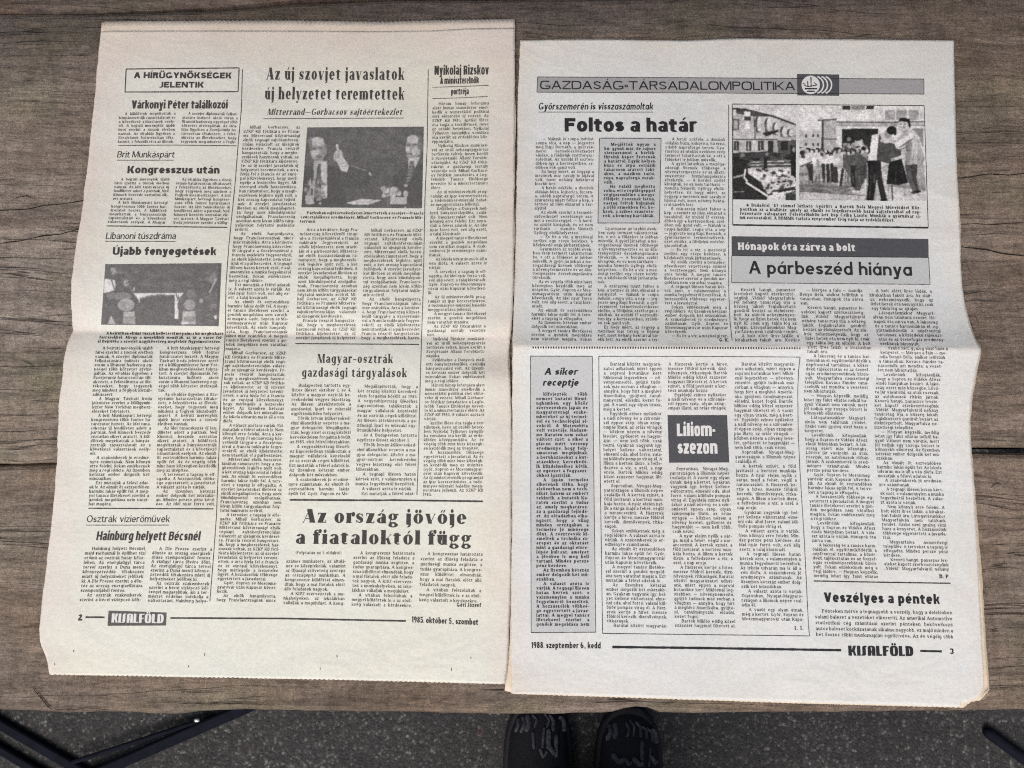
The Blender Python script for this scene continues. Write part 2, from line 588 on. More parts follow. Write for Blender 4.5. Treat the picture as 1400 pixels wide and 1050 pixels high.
def sheet(top, bot, la, lb, ra, rb, H, dz, nx=200, na=150, nb=150, saw=(0, 0, 0), thick=.00012):
    """a page from its four edges (photograph pixels); la/lb and ra/rb are the side edges above and below the fold"""
    L = np.concatenate([edge(la, na), edge(lb, nb)[1:]])
    R = np.concatenate([edge(ra, na), edge(rb, nb)[1:]])
    T = edge(top, nx); B = edge(bot, nx)
    u = np.linspace(0, 1, nx)[None, :, None]
    v = np.linspace(0, 1, len(L))[:, None, None]
    rule_ = L[:, None, :] * (1 - u) + R[:, None, :] * u
    dT = T - (T[0] * (1 - u[0]) + T[-1] * u[0]); dB = B - (B[0] * (1 - u[0]) + B[-1] * u[0])
    wT = np.clip(1 - v / .06, 0, 1); wB = np.clip(1 - (1 - v) / .06, 0, 1)
    P = rule_ + dT[None] * wT + dB[None] * wB
    z = np.where(np.arange(nx) % 2, 1.0, -1.0) * rng.uniform(.6, 1.2, nx)
    P[0, 1:-1, 1] += z[1:-1] * saw[0]; P[-1, 1:-1, 1] += z[1:-1] * saw[1]
    rag = lambda: np.convolve(rng.normal(0, .9, len(L) + 6), np.ones(7) / 7, 'valid') + rng.normal(0, .22, len(L))
    P[:, -1, 0] += rag(); P[:, 0, 0] += rag()
    x, y, zz = on_surface(P[..., 0], P[..., 1], lambda a, b: H(a, b) + dz)
    ny = len(L)
    co = np.stack([x, y, zz], -1).reshape(-1, 3)
    N = len(co)
    i = np.arange(N).reshape(ny, nx)
    # row 0 is the top of the page (far); wind so that normals look up
    qt = np.stack([i[1:, :-1], i[1:, 1:], i[:-1, 1:], i[:-1, :-1]], -1).reshape(-1, 4)
    qb = qt[:, ::-1] + N
    ring = np.concatenate([i[0, :], i[1:, -1], i[-1, -2::-1], i[-2:0:-1, 0]])
    r2 = np.roll(ring, -1)
    qs = np.stack([ring, r2, r2 + N, ring + N], 1)
    co2 = co.copy(); co2[:, 2] -= thick
    allco = np.concatenate([co, co2])
    # toning of the paper: browner towards its outer margins
    U = np.broadcast_to(u[..., 0], (ny, nx)); V = np.broadcast_to(v[..., 0], (ny, nx))
    return allco, np.concatenate([qt, qb, qs]), np.concatenate([U.ravel(), U.ravel()]), np.concatenate([V.ravel(), V.ravel()])


news_l = thing('newspaper', 'yellowed newspaper open at page 2, creased flat across its middle, beside the paler one',
               'newspaper', (-.14, .02, TOP))
news_r = thing('newspaper', 'paler grey newspaper open at page 3, its middle fold standing up in a ridge',
               'newspaper', (.15, .01, TOP))

L_UP = [(139, 43), (137, 58), (133, 98), (129, 140), (123.5, 192), (120, 225), (112, 290), (107, 320), (101.5, 355), (98, 385), (97, 415), (98.5, 437), (100, 453)]
L_DN = [(100, 453), (95, 463), (91, 474), (88, 490), (85.5, 514), (81, 550), (79, 600), (77.8, 630), (75.5, 665), (72, 702), (69, 728), (63, 780),
        (57, 830), (54, 862), (55, 878), (61, 893), (65, 904), (66.5, 914), (68.5, 922)]
R_UP = [(702.5, 38), (703.5, 100), (703, 250), (701.5, 380), (700, 430), (698, 448), (697, 462)]
R_DN = [(697, 462), (695.5, 480), (696.5, 505), (698.5, 560), (698.5, 650), (698, 790), (696, 850), (694, 900), (690, 935)]
co, q, U, V = sheet([(139, 43), (152, 42), (300, 41.5), (420, 41.5), (520, 42), (590, 41), (640, 38), (702.5, 37)],
                    [(68.5, 922), (160, 923.5), (240, 925), (460, 929), (560, 931), (690, 935)],
                    L_UP, L_DN, R_UP, R_DN, H_left, 0.0, saw=(.25, .75))
age = np.clip(1 - np.minimum(U / .09, (1 - U) / .10), 0, 1) * .85 + np.clip(1 - V / .075, 0, 1) ** .8 * .9 + np.clip((.4 - V) * .55, 0, 1)  # aged margins, plus painted shade deepening towards the top of the page
me = quadmesh('front_sheet', local(news_l, co), q, M_PAPER_L, True)
age = age + .55 * np.exp(-np.abs(V - .5) / .004)           # the worn fold
vattr(me, 'age', np.clip(age - .30 * np.clip((V - .8) / .2, 0, 1), 0, 1))
link('front_sheet', me, news_l)
for k, (dz, o) in enumerate([(-.00022, 0), (-.0006, 1.6), (-.0010, .7)]):
    top = [(139.5 + o, 31), (145, 29.3), (300, 28 + o * .4), (400, 28 + o * .4), (525, 30), (600, 28), (703, 26 + o * .5)]
    co, q, U, V = sheet(top, [(69 + o, 922 - o), (240, 924.5 - o), (460, 928.5 - o), (690 + o, 934 - o * .6)],
                        [(139.5 + o, 31)] + [(a + o, b_) for a, b_ in L_UP[1:]], [(a + o * .6, b_) for a, b_ in L_DN],
                        [(703 + o * .6, 26)] + [(a + o * .6, b_) for a, b_ in R_UP[1:]], [(a + o * .6 - (2.2 if k == 2 else 0), b_) for a, b_ in R_DN],
                        H_left, dz, nx=190, na=60, nb=60, saw=(.8, .8))
    me = quadmesh('inner_sheet', local(news_l, co), q, M_INNER_L, True)
    vattr(me, 'age', np.clip(.35 + np.clip(1 - U / .1, 0, 1) * .5, 0, 1))
    link('inner_sheet', me, news_l)

RL_UP = [(711.5, 55), (709.5, 100), (708, 150), (707, 230), (704.5, 350), (702, 440), (701.3, 473)]
RL_DN = [(701.3, 473), (700.5, 560), (699.8, 650), (699, 800), (699, 900), (699.8, 948)]
RR_UP = [(1304, 55), (1305, 130), (1306.5, 190), (1309, 245), (1311.5, 285), (1313, 320), (1313.5, 360), (1316, 395), (1320, 420), (1325, 440), (1333, 462), (1341, 477)]
RR_DN = [(1341, 477), (1336, 500), (1332, 525), (1328, 548), (1326, 575), (1327, 605), (1330, 645), (1333.5, 700), (1337, 760), (1339, 800), (1342, 860), (1345, 915), (1345.5, 938)]
co, q, U, V = sheet([(711.5, 55), (760, 54), (820, 53.8), (940, 55.3), (1010, 52.3), (1060, 53), (1150, 53.4), (1304, 55)],
                    [(699.8, 948), (860, 952.5), (968, 956), (1080, 959.5), (1200, 963), (1312, 966.5), (1315, 959), (1321, 961), (1330, 956.5), (1338, 953), (1343, 945), (1345.5, 938)],
                    RL_UP, RL_DN, RR_UP, RR_DN, H_right, 0.0, saw=(.2, .3))
age = np.clip(1 - U / .05, 0, 1) * .6 + np.clip(1 - V / .06, 0, 1) * .35 + np.clip((U - .955) / .045, 0, 1) * .45 * (V > .2) + np.clip((V - .95) / .05, 0, 1) * .3
age = age + np.clip((.3 - V) * .4, 0, 1) + .5 * np.exp(-np.abs(V - .5) / .004)  # fading light at the page top painted in, plus the worn fold
me = quadmesh('front_sheet', local(news_r, co), q, M_PAPER_R, True)
vattr(me, 'age', np.clip(age, 0, 1))
link('front_sheet', me, news_r)
for k, (dz, o) in enumerate([(-.0007, 1.0), (-.0013, 2.2), (-.0019, 3.0)]):
    fr = np.array(RR_DN, float)
    add = np.clip((fr[:, 1] - 640) / 300, 0, 1) * 5.5
    rd = [(a + w_ + (o - 1) * .5, b_) for (a, b_), w_ in zip(RR_DN, add)]
    rd[-1] = (1352.5 - (3 - o) * .4, 943)
    ld = [list(p) for p in RL_DN]
    if k == 2:
        ld[-2] = [696, 900]; ld[-1] = [690, 944]
    co, q, U, V = sheet([(712 + o * .5, 54.5 + o * .4), (940, 55.8), (1010, 53), (1304.5, 55.5)],
                        [tuple(ld[-1]), (705, 948 + (o - 1) * .3), (860, 953 + o * .3), (1080, 960.3 + o * .3), (1313, 967.3), (1317, 968), (1322, 963.5), (1329, 959), (1341, 957.5), (1346.5, 953), rd[-1]],
                        RL_UP, [tuple(p) for p in ld], RR_UP, rd, H_right, dz, nx=190, na=60, nb=60, saw=(.3, .5))
    me = quadmesh('inner_sheet', local(news_r, co), q, M_INNER_R, True)
    vattr(me, 'age', np.clip((U - .9) / .1, 0, 1) * .8)
    link('inner_sheet', me, news_r)
# the curled little flap at the torn corner
u = np.linspace(0, 1, 10); v = np.linspace(0, 1, 8)
Ug, Vg = np.meshgrid(u, v)
px = 1341.5 + Ug * 10 + Vg * 1.5; py = 955.5 - Ug * 11 - Vg * 3.5 * np.sin(Ug * 3.1)
x, y, z = on_surface(px, py, H_right)
z = z + .0004 + .0028 * np.sin(Vg * 2.6) * (.35 + .65 * np.sin(Ug * 3))
i = np.arange(80).reshape(8, 10)
q = np.stack([i[:-1, :-1], i[:-1, 1:], i[1:, 1:], i[1:, :-1]], -1).reshape(-1, 4)
me = quadmesh('curled_corner', local(news_r, np.stack([x, y, z], -1).reshape(-1, 3)), q, M_INNER_R, True)
vattr(me, 'age', np.full(80, .3))
link('curled_corner', me, news_r)


# ------------------------------------------------------------------ lettering
class Font:
    """parametric printing type: W stem, H hairline, S serif overhang; em with cap height .7"""

    def __init__(s, W=.1, H=.07, S=0.0, X=.5, seg=24, one_a=False, sq=2.0, logo=False, grow=.5, twog=False):
        s.W, s.H, s.S, s.X, s.seg, s.one_a, s.sq, s.logo, s.twog = W, H, S, X, seg, one_a, sq, logo, twog
        s.g = max(0, (W - .1)) * grow
        s.cache = {}

    def q(s, *p):
        b = len(s.v); s.v += list(p); s.f.append((b, b + 1, b + 2, b + 3))

    def R(s, x0, y0, x1, y1):
        s.q((x0, y0), (x1, y0), (x1, y1), (x0, y1))

    def ring(s, cx, cy, rx, ry, a0=0, a1=360, W=None, H=None):
        W = min(s.W if W is None else W, rx * .80); H = min(s.H if H is None else H, ry * .72)
        n = max(2, int(round(s.seg * (a1 - a0) / 360)))
        a = np.radians(np.linspace(a0, a1, n + 1))
        c, d = np.cos(a), np.sin(a)
        e = 2 / s.sq
        c = np.sign(c) * np.abs(c) ** e; d = np.sign(d) * np.abs(d) ** e
        b = len(s.v)
        for i in range(n + 1):
            s.v.append((cx + rx * c[i], cy + ry * d[i])); s.v.append((cx + (rx - W) * c[i], cy + (ry - H) * d[i]))
        for i in range(n):
            k = b + 2 * i
            s.f.append((k, k + 2, k + 3, k + 1))

    def stroke(s, pts, ws):
        P = np.array(pts, float)
        T = np.gradient(P, axis=0); T /= np.linalg.norm(T, axis=1)[:, None] + 1e-9
        N = np.stack([-T[:, 1], T[:, 0]], 1)
        b = len(s.v)
        for p, n, w in zip(P, N, ws):
            s.v.append(tuple(p + n * w / 2)); s.v.append(tuple(p - n * w / 2))
        for i in range(len(P) - 1):
            k = b + 2 * i
            s.f.append((k, k + 1, k + 3, k + 2))

    def st(s, x, y0, y1, b=1, t=1, W=None, So=None):
        W = s.W if W is None else W
        So = s.S if So is None else So      # overhang of the serifs
        s.R(x, y0, x + W, y1)
        if s.S:
            h = s.H
            if b: s.R(x - So, y0, x + W + So, y0 + h)
            if t: s.R(x - s.S, y1 - h, x + W + (So if t == 1 else 0), y1)

    def dg(s, x0, y0, x1, y1, w):
        s.q((x0, y0), (x0 + w, y0), (x1 + w, y1), (x1, y1))

    def dot(s, cx, cy, r):
        if s.seg < 12:
            s.R(cx - r, cy - r, cx + r, cy + r); return
        k = r * .45
        s.R(cx - r, cy - k, cx + r, cy + k)
        s.q((cx - r, cy + k), (cx + r, cy + k), (cx + k, cy + r), (cx - k, cy + r))
        s.q((cx - k, cy - r), (cx + k, cy - r), (cx + r, cy - k), (cx - r, cy - k))

    def ess(s, w, h, y0=0.0):
        n = 8 if s.seg < 12 else 24
        k = np.linspace(0, 1, n)
        m = s.H * .5
        cy = [(.92, .80), (.72, .97), (.38, .985), (.08, .84), (.10, .63), (.5, .505), (.90, .37), (.93, .16), (.62, .015), (.27, .03), (.06, .21)]
        P = np.array(cy); d = np.linspace(0, 1, len(P))
        # smooth the control polygon a little
        x = np.interp(k, d, P[:, 0]); y = np.interp(k, d, P[:, 1])
        if n > 12:
            for _ in range(2):
                x[1:-1] = (x[:-2] + 2 * x[1:-1] + x[2:]) / 4; y[1:-1] = (y[:-2] + 2 * y[1:-1] + y[2:]) / 4
        ww = s.H + (s.W - s.H) * np.exp(-((k - .5) / .2) ** 2)
        ww = np.minimum(ww, h * .36)
        i = s.W * .4
        s.stroke(np.stack([i * .6 + x * (w - i * 1.2), y0 + m + y * (h - 2 * m)], 1), ww)
        if s.S:
            s.R(w * .84, y0 + h * .66, w * .84 + s.H, y0 + h * .97); s.R(w * .06, y0 + h * .03, w * .06 + s.H, y0 + h * .34)

    def glyph(s, ch):
        if ch in s.cache:
            return s.cache[ch]
        s.v, s.f = [], []
        adv = s.draw(ch)
        r = (np.array(s.v, float).reshape(-1, 2), np.array(s.f, int).reshape(-1, 4), adv)
        s.cache[ch] = r
        return r

    ACC = {'á': ('a', 1), 'é': ('e', 1), 'í': ('ı', 1), 'ó': ('o', 1), 'ú': ('u', 1), 'ö': ('o', 2), 'ü': ('u', 2), 'ő': ('o', 3), 'ű': ('u', 3),
           'Á': ('A', 1), 'É': ('E', 1), 'Í': ('I', 1), 'Ó': ('O', 1), 'Ú': ('U', 1), 'Ö': ('O', 2), 'Ü': ('U', 2), 'Ő': ('O', 3), 'Ű': ('U', 3)}

    def draw(s, ch):
        W, H, S, X, g = s.W, s.H, s.S, s.X, s.g
        C, A, D = .70, .735, -.20
        T = H if S else min(W, max(H, W * .9))          # thin diagonal
        lsb = .035 + S * .9                              # side bearing
        if ch in s.ACC:
            base, k = s.ACC[ch]
            a = s.draw(base)
            vv = np.array(s.v); cx = (vv[:, 0].min() + vv[:, 0].max()) / 2
            y = (C if base.isupper() else X) + .06
            d = max(.05, min(W * .55, .085))
            if k == 1:
                s.q((cx - d * .55, y), (cx + d * .35, y), (cx + d * 1.9, y + .14), (cx + d * .5, y + .14))
            elif k == 2:
                s.dot(cx - .10 - g * .1, y + .06, d); s.dot(cx + .10 + g * .1, y + .06, d)
            else:
                for o in (-.09, .07):
                    s.q((cx + o - d * .5, y), (cx + o + d * .3, y), (cx + o + d * 1.5, y + .14), (cx + o + d * .3, y + .14))
            return a
        n0 = len(s.v)
        w = self_w = .44 + g
        L = ch
        if L == ' ':
            return .25 + (.10 if S > .032 else 0)
        if L == 'o': s.ring(w / 2, X / 2, w / 2, X / 2 + .008)
        elif L == 'c': w *= .90; s.ring(w / 2, X / 2, w / 2, X / 2 + .008, 38, 322)
        elif L == 'e':
            s.ring(w / 2, X / 2, w / 2, X / 2 + .008, 0, 318); s.R(W * .6, X / 2 - H * .5, w - W * .2, X / 2 + H * .45)
        elif L == 'a' and not s.one_a:
            w *= .93
            s.st(w - W, 0, X * .66, b=0, t=0); s.ring(w / 2, X * .66, w / 2, X * .35, 0, 158)
            s.ring(w * .47, X * .285, w * .47, X * .295, 60, 300, H=H)
            s.R(w * .5, X * .58 - H, w - W * .5, X * .58); s.R(w * .5, 0, w - W * .5, H)
            if S: s.R(w - W * .3, 0, w + S, H)
        elif L in 'adq' or (L == 'g' and not s.twog):
            s.ring(w / 2, X / 2, w / 2, X / 2 + .008)
            if L == 'a': s.st(w - W, 0, X, t=0)
            elif L == 'd': s.st(w - W, 0, A, t='l')
            elif L == 'q': s.st(w - W, D, X, t=0)
            else:
                s.st(w - W, -.06, X, b=0, t=0); s.ring(w / 2, -.06, w / 2, .15, 205, 360)
        elif L == 'g':
            s.ring(w * .45, X * .66, w * .45, X * .345); s.R(w * .78, X - H * 2.2, w * 1.05, X - H * .4)
            s.dg(w * .10, .0, w * .22, X * .36, T * 1.6)
            s.ring(w * .50, -.085, w * .50, .125, H=max(H, .05), W=W * .75); s.R(w * .12, .0, w * .75, max(H, .05) * 1.2)
        elif L == 'b':
            s.st(0, 0, A, b=0, t='l'); s.ring(w / 2, X / 2, w / 2, X / 2 + .008)
        elif L == 'p':
            s.st(0, D, X, t='l'); s.ring(w / 2, X / 2, w / 2, X / 2 + .008)
        elif L in 'nh':
            w *= .97
            w = max(w, 2.5 * W); So = min(S, (w - 2 * W) * .22)
            s.st(0, 0, X if L == 'n' else A, t='l', So=So); r = min(.22, w / 2)
            s.ring(w / 2, X - r, w / 2, r + .008, 0, 150); s.st(w - W, 0, X - r, t=0, So=So)
        elif L == 'm':
            w = w * .97; r = min(.2, w / 2)
            ww = w * .90
            ww = max(ww, 2.4 * W); So = min(S, (ww - 2 * W) * .2)
            s.st(0, 0, X, t='l', So=So)
            for k in (0, 1):
                o = k * (ww - W)
                s.ring(o + ww / 2, X - r, ww / 2, r + .008, 0, 150); s.st(o + ww - W, 0, X - r, t=0, So=So)
            w = 2 * ww - W
        elif L == 'u':
            w *= .97; r = min(.22, w / 2)
            s.st(0, r, X, b=0, t='l'); s.ring(w / 2, r, w / 2, r + .008, 210, 360); s.ring(w / 2, r, w / 2, r + .008, 180, 210)
            s.st(w - W, 0, X, b=0, t='l')
            if S: s.R(w - W * .2, 0, w + S, H)
        elif L == 'r':
            w = .25 + W * .6
            s.st(0, 0, X, t='l'); s.ring(W * .55 + .15, X - .17, .17, .178, 40 if not S else 60, 165)
            if S: s.dot(W + .14, X - .06, max(.045, W * .38))
        elif L in 'iı':
            w = W
            s.st(0, 0, X, t='l')
            if L == 'i': s.dot(W / 2, X + .15, max(.055, min(W * .55, .09)))
        elif L == 'j':
            w = W
            s.st(0, -.06, X, b=0, t='l'); s.dot(W / 2, X + .15, max(.055, min(W * .55, .09)))
            s.ring(W - .14 - W * .2, -.06, .14 + W * .2, .14, 250, 360)
        elif L == 'l':
            w = W; s.st(0, 0, A, t='l')
        elif L == 't':
            w = W + .19; hb = max(H, .065)
            s.st(.06, .1, X + (.07 if S else .11), b=0, t=0); s.R(-.02, X - hb, w - .01, X)
            s.ring(.06 + .15 + W * .3, .12, .15 + W * .3, .128, 180, 310)
        elif L == 'f':
            w = W + .17
            s.st(.06, 0, A - .13, t=0); s.R(-.02, X - max(H, .065), w, X); s.ring(.06 + .14 + W * .2, A - .13, .14 + W * .2, .13, 45, 180)
            if S: s.dot(w - .01, A - .07, max(.04, W * .34))
        elif L == 'k':
            w *= .98
            w = max(w, W * 2.2); k_ = min(W * 1.1, (w - W) * .55); T = min(T, k_)
            s.st(0, 0, A, t='l', So=min(S, .03)); s.dg(W * .8, X * .36, w - T * 1.15, X, T * 1.1); s.dg(w - k_, 0, W + .01, X * .62, k_)
            if S: s.R(w - k_ - S * .3, 0, w + S, H); s.R(w - T - S * 1.6, X - H, w + S * .6, X)
        elif L == 's': w *= .82; s.ess(w, X)
        elif L in 'vyw':
            w *= .98
            w = max(w, W * 2.1); W0 = W; W = min(W, w * .36); T = min(T, W)

            def vee(o):
                s.dg(o + w / 2 - W * .55, 0, o, X, W * 1.1); s.dg(o + w / 2 - T * .5, 0, o + w - T * 1.1, X, T * 1.1)
                if S: s.R(o - S * .6, X - H, o + W * 1.1 + S, X); s.R(o + w - T - S, X - H, o + w + S * .5, X)
            if L == 'w':
                w *= .85; vee(0); vee(w - W * .6); w = 2 * w - W * .6
            else:
                vee(0)
                if L == 'y': s.dg(w * .24, D, w / 2 - T * .5, 0, T * 1.15); s.R(w * .04, D, w * .3, D + max(H, .04) * (1 if not S else 1.6))
        elif L == 'x':
            s.dg(w - W * 1.1, 0, 0, X, W * 1.1); s.dg(0, 0, w - T * 1.1, X, T * 1.1)
        elif L == 'z':
            w *= .86
            s.R(0, X - max(H, .03), w, X); s.R(0, 0, w, max(H, .03)); s.dg(0, max(H, .03), w - W * 1.15, X - max(H, .03), W * 1.15)
            if S: s.R(0, X - .13, H, X); s.R(w - H, 0, w, .13)
        # capitals
        elif s.logo and L == 'A':
            w = .40 + W * .9; s.st(0, 0, C - .2); s.st(w - W, 0, C - .2); s.ring(w / 2, C - .2, w / 2, .2, 0, 180); s.R(W * .8, .22, w - W * .8, .22 + H)
        elif s.logo and L == 'S':
            w = W + .20; s.st(.10, .12, C - .12); s.ring(.10 + .15 + W * .5, C - .15, .15 + W * .5, .15, 70, 180); s.ring(.10 + W * .5 - .15, .15, .15 + W * .5, .15, 250, 360)
        elif L == 'A':
            w = .60 + g; ap = w / 2
            s.dg(w - W * 1.15, 0, ap - W * .58, C, W * 1.15); s.dg(0, 0, ap - T * .62, C, T * 1.1); s.R(w * .22, C * .26, w * .76, C * .26 + H)
            if S: s.R(-S * .6, 0, T + S, H); s.R(w - W * 1.2 - S, 0, w + S * .6, H)
        elif L in 'BPRD':
            w = (.50 if L != 'D' else .58) + g
            s.st(0, 0, C)
            if L == 'D':
                s.ring(w - .33 - g, C / 2, .33 + g, C / 2, -90, 90); s.R(W * .5, 0, w - .32 - g, H); s.R(W * .5, C - H, w - .32 - g, C)
            else:
                r = C * .265; k = .20 + g * .5
                s.ring(w - k - .02, C - r, k, r, -90, 90); s.R(W * .5, C - H, w - k - .01, C); s.R(W * .5, C - 2 * r, w - k - .01, C - 2 * r + H)
                if L == 'B':
                    r2 = (C - 2 * r + H) / 2
                    s.ring(w - k, r2, k, r2, -90, 90); s.R(W * .5, 0, w - k + .01, H)
                if L == 'R':
                    s.dg(w - W * 1.1, 0, w * .42, C - 2 * r + H * .5, W * 1.1)
                    if S: s.R(w - W * 1.1, 0, w + S, H)
        elif L in 'CGOQ':
            w = (.62 if L != 'C' else .58) + g
            if L in 'OQ': s.ring(w / 2, C / 2, w / 2, C / 2 + .01)
            else: s.ring(w / 2, C / 2, w / 2, C / 2 + .01, 42, 318)
            if L == 'G': s.st(w - W, .06, C * .44, b=0, t=0); s.R(w * .52, C * .44 - H, w, C * .44)
            if L == 'Q': s.dg(w * .8, -.04, w * .58, .18, W)
        elif L in 'EFL':
            w = (.46 if L != 'L' else .43) + g
            s.st(0, 0, C)
            if L != 'F': s.R(W * .5, 0, w, H)
            if L != 'L': s.R(W * .5, C - H, w, C); s.R(W * .5, C * .5 - H * .4, w * .88, C * .5 + H * .6)
            if S:
                if L != 'L': s.R(w - H, C - .17, w, C)
                if L != 'F': s.R(w - H, 0, w, .17)
        elif L == 'H': w = .56 + g; s.st(0, 0, C); s.st(w - W, 0, C); s.R(W * .5, C / 2 - H / 2, w - W * .5, C / 2 + H / 2)
        elif L == 'I': w = W; s.st(0, 0, C)
        elif L == 'J': w = .30 + g + W * .3; s.st(w - W, .16, C, b=0); s.ring(w - .17 - W * .3, .16, .17 + W * .3, .168, 195, 360)
        elif L == 'K':
            w = .54 + g
            w = max(w, W * 2.3); k_ = min(W * 1.15, (w - W) * .55); T = min(T, k_)
            s.st(0, 0, C); s.dg(W * .8, C * .34, w - T * 1.2, C, T * 1.2); s.dg(w - k_, 0, W + .02, C * .60, k_)
            if S: s.R(w - W * 1.2 - S, 0, w + S, H); s.R(w - T - S * 1.8, C - H, w + S * .6, C)
        elif L == 'M':
            w = .70 + g * 1.4
            T2 = H if S else W
            s.st(0, 0, C, W=T2); s.st(w - W, 0, C); s.dg(w / 2 - W * .5, 0, T2 * .2, C, W * 1.05); s.dg(w / 2 - T * .5, 0, w - W * .6 - T, C, T)
        elif L == 'N':
            w = .57 + g
            T2 = H if S else W
            s.st(0, 0, C, W=T2); s.st(w - T2, 0, C, W=T2); s.dg(w - W * 1.15, 0, 0, C, W * 1.15)
        elif L == 'S': w = .48 + g; s.ess(w, C)
        elif L == 'T':
            w = .52 + g; s.st(w / 2 - W / 2, 0, C, t=0); s.R(0, C - H, w, C)
            if S: s.R(0, C - .17, H, C); s.R(w - H, C - .17, w, C)
        elif L == 'U': w = .55 + g; s.st(0, .2, C, b=0); s.st(w - W, .2, C, b=0); s.ring(w / 2, .2, w / 2, .208, 180, 360)
        elif L in 'VY':
            w = .57 + g
            y0 = 0 if L == 'V' else C * .42
            s.dg(w / 2 - W * .57, y0, 0, C, W * 1.15); s.dg(w / 2 - T * .5, y0, w - T * 1.15, C, T * 1.15)
            if L == 'Y': s.st(w / 2 - W / 2, 0, y0 + .01, t=0)
            if S: s.R(-S * .6, C - H, W * 1.1 + S, C); s.R(w - T - S, C - H, w + S * .6, C)
        elif L == 'Z':
            w = .50 + g; hh = max(H, .03)
            s.R(0, C - hh, w, C); s.R(0, 0, w, hh); s.dg(0, hh, w - W * 1.15, C - hh, W * 1.15)
        # figures
        elif L in '0': w = .44 + g; s.ring(w / 2, C / 2, w / 2, C / 2)
        elif L == '1': w = W + .10; s.st(.10, 0, C, t=0); s.dg(0, C - .16, .10, C, max(H, .05))
        elif L in '23':
            w = .42 + g; r = C * .28
            s.ring(w / 2, C - r, w * .48, r, 0 if L == '2' else -80, 165)
            if L == '2': s.R(0, 0, w, max(H, .05)); s.dg(.0, max(H, .05), w - W, C - r, W)
            else: s.ring(w / 2, r * .93, w * .5, r * .95, -165, 85)
        elif L == '5': w = .42 + g; s.ring(w / 2, .22, w * .5, .23, -160, 130); s.st(.04, .36, C, b=0, t=0, W=max(H, .05)); s.R(.04, C - max(H, .06), w * .9, C)
        elif L in '69':
            w = .44 + g
            if L == '6': s.ring(w / 2, .22, w / 2, .225); s.ring(w / 2, .35, w / 2, .35, 70, 190)
            else: s.ring(w / 2, C - .22, w / 2, .225); s.ring(w / 2, C - .35, w / 2, .35, 250, 370)
        elif L == '8': w = .44 + g; s.ring(w / 2, C - .175, w * .44, .18); s.ring(w / 2, .195, w * .5, .2)
        elif L == '7': w = .4; s.R(0, C - .08, w, C); s.dg(.08, 0, w - W, C - .08, W)
        elif L == '4': w = .44; s.st(w - W - .08, 0, C, t=0); s.R(0, .16, w, .16 + max(H, .05)); s.dg(0, .2, w - W - .1, C, .06)
        elif L in '.,':
            w = .10 + g * .3; s.dot(.05, .05, .055 + g * .08)
            if L == ',': s.dg(.0, -.11, .05, .02, .05)
        elif L in ':;':
            w = .10; s.dot(.05, .05, .055); s.dot(.05, X - .08, .055)
        elif L in '„”\'':
            w = .22; y = 0 if L == '„' else C - .12
            for o in (0, .12): s.dg(o, y - .06, o + .04, y + .08, .055)
        elif L == '-': w = .24; s.R(0, X * .42, w, X * .42 + max(H, .07))
        elif L == '–': w = .36; s.R(0, X * .45, w, X * .45 + max(H, .07))
        elif L == '—': w = .80; s.R(0, X * .45, w, X * .45 + max(H, .05))
        elif L == '•': w = .22; s.ring(w / 2, C * .42, .11, .11, W=max(.045, min(W, .07)), H=max(.045, min(W, .07)))
        elif L == '■': w = .5; s.R(0, .06, w, .56)
        elif L in '()':
            w = .16; s.ring(w * 1.2 if L == '(' else -w * .2, C * .42, .18, .5, 130 if L == '(' else -50, 230 if L == '(' else 50, W=.06, H=.06)
        elif L in '!?': w = W; s.st(0, .2, C, b=0, t=0); s.dot(W / 2, .05, .05)
        else: w = .3; s.R(0, 0, w, X)
        if len(s.v) > n0:
            s.v[n0:] = [(x + lsb, y) for x, y in s.v[n0:]]
        return w + 2 * lsb


def lean(px):
    return (735 - px) * .000122          # verticals of the page run to a common vanishing point


def setline(font, text, track=0.0):
    """glyph outlines in em units along a straight line"""
    V, F, n, x = [], [], 0, 0.0
    for ch in text:
        v, f, a = font.glyph(ch)
        if len(f):
            V.append(v + (x, 0)); F.append(f + n); n += len(v)
        x += a + track
    return np.concatenate(V), np.concatenate(F), x - track


def put(name, parent, px, py, quads, m, H, dz, extra=None, jit=True):
    x, y, z = on_surface(px, py, H)
    z = z + dz
    if jit:                               # overlapping strokes never share one plane
        k = np.zeros(len(px)); q = np.asarray(quads)
        k[q.ravel()] = np.repeat(np.arange(len(q)) % 23, 4)
        z = z + k * 1.5e-6
    base = parent
    co = np.stack([x, y, z], 1)
    while base is not None:
        co = co - np.array(base.location)[None]
        base = base.parent
    return link(name, quadmesh(name, co, quads, m), parent)


INK_DZ = .00014
HF = {'L': H_left, 'R': H_right}
NEWS = {'L': news_l, 'R': news_r}
INK = {'L': M_INK_L, 'R': M_INK_R}
BODY = {'L': M_BODY_L, 'R': M_BODY_R}


def head(pg, text, x0, x1, y0, y1, cap, wt, ht=None, name='headline', m=None, parent=None, track=0.0, slant=0.0, dz=INK_DZ, **kw):
    """one line of display type from pixel x0 to x1 on the baseline y0..y1, capitals `cap` pixels high; wt = stem / cap height"""
    W = .12
    wt *= 1.18
    for _ in range(4):
        f = Font(W=W, H=.05, **kw)
        V, F, tot = setline(f, text, track)
        sx = (x1 - x0) / tot
        W = wt * cap / sx
    f = Font(W=W, H=(ht if ht is not None else wt * .85) * .7, **kw)
    V, F, tot = setline(f, text, track)
    sx = (x1 - x0) / tot; sy = cap / .7
    lx = V[:, 0] * sx; up = V[:, 1] * sy
    fr = lx / (x1 - x0)
    X_ = x0 + lx
    py = y0 + (y1 - y0) * fr - up
    px = X_ + up * (lean(X_) + slant)
    return put(name, parent or NEWS[pg], px, py, F, m or INK[pg], HF[pg], dz)


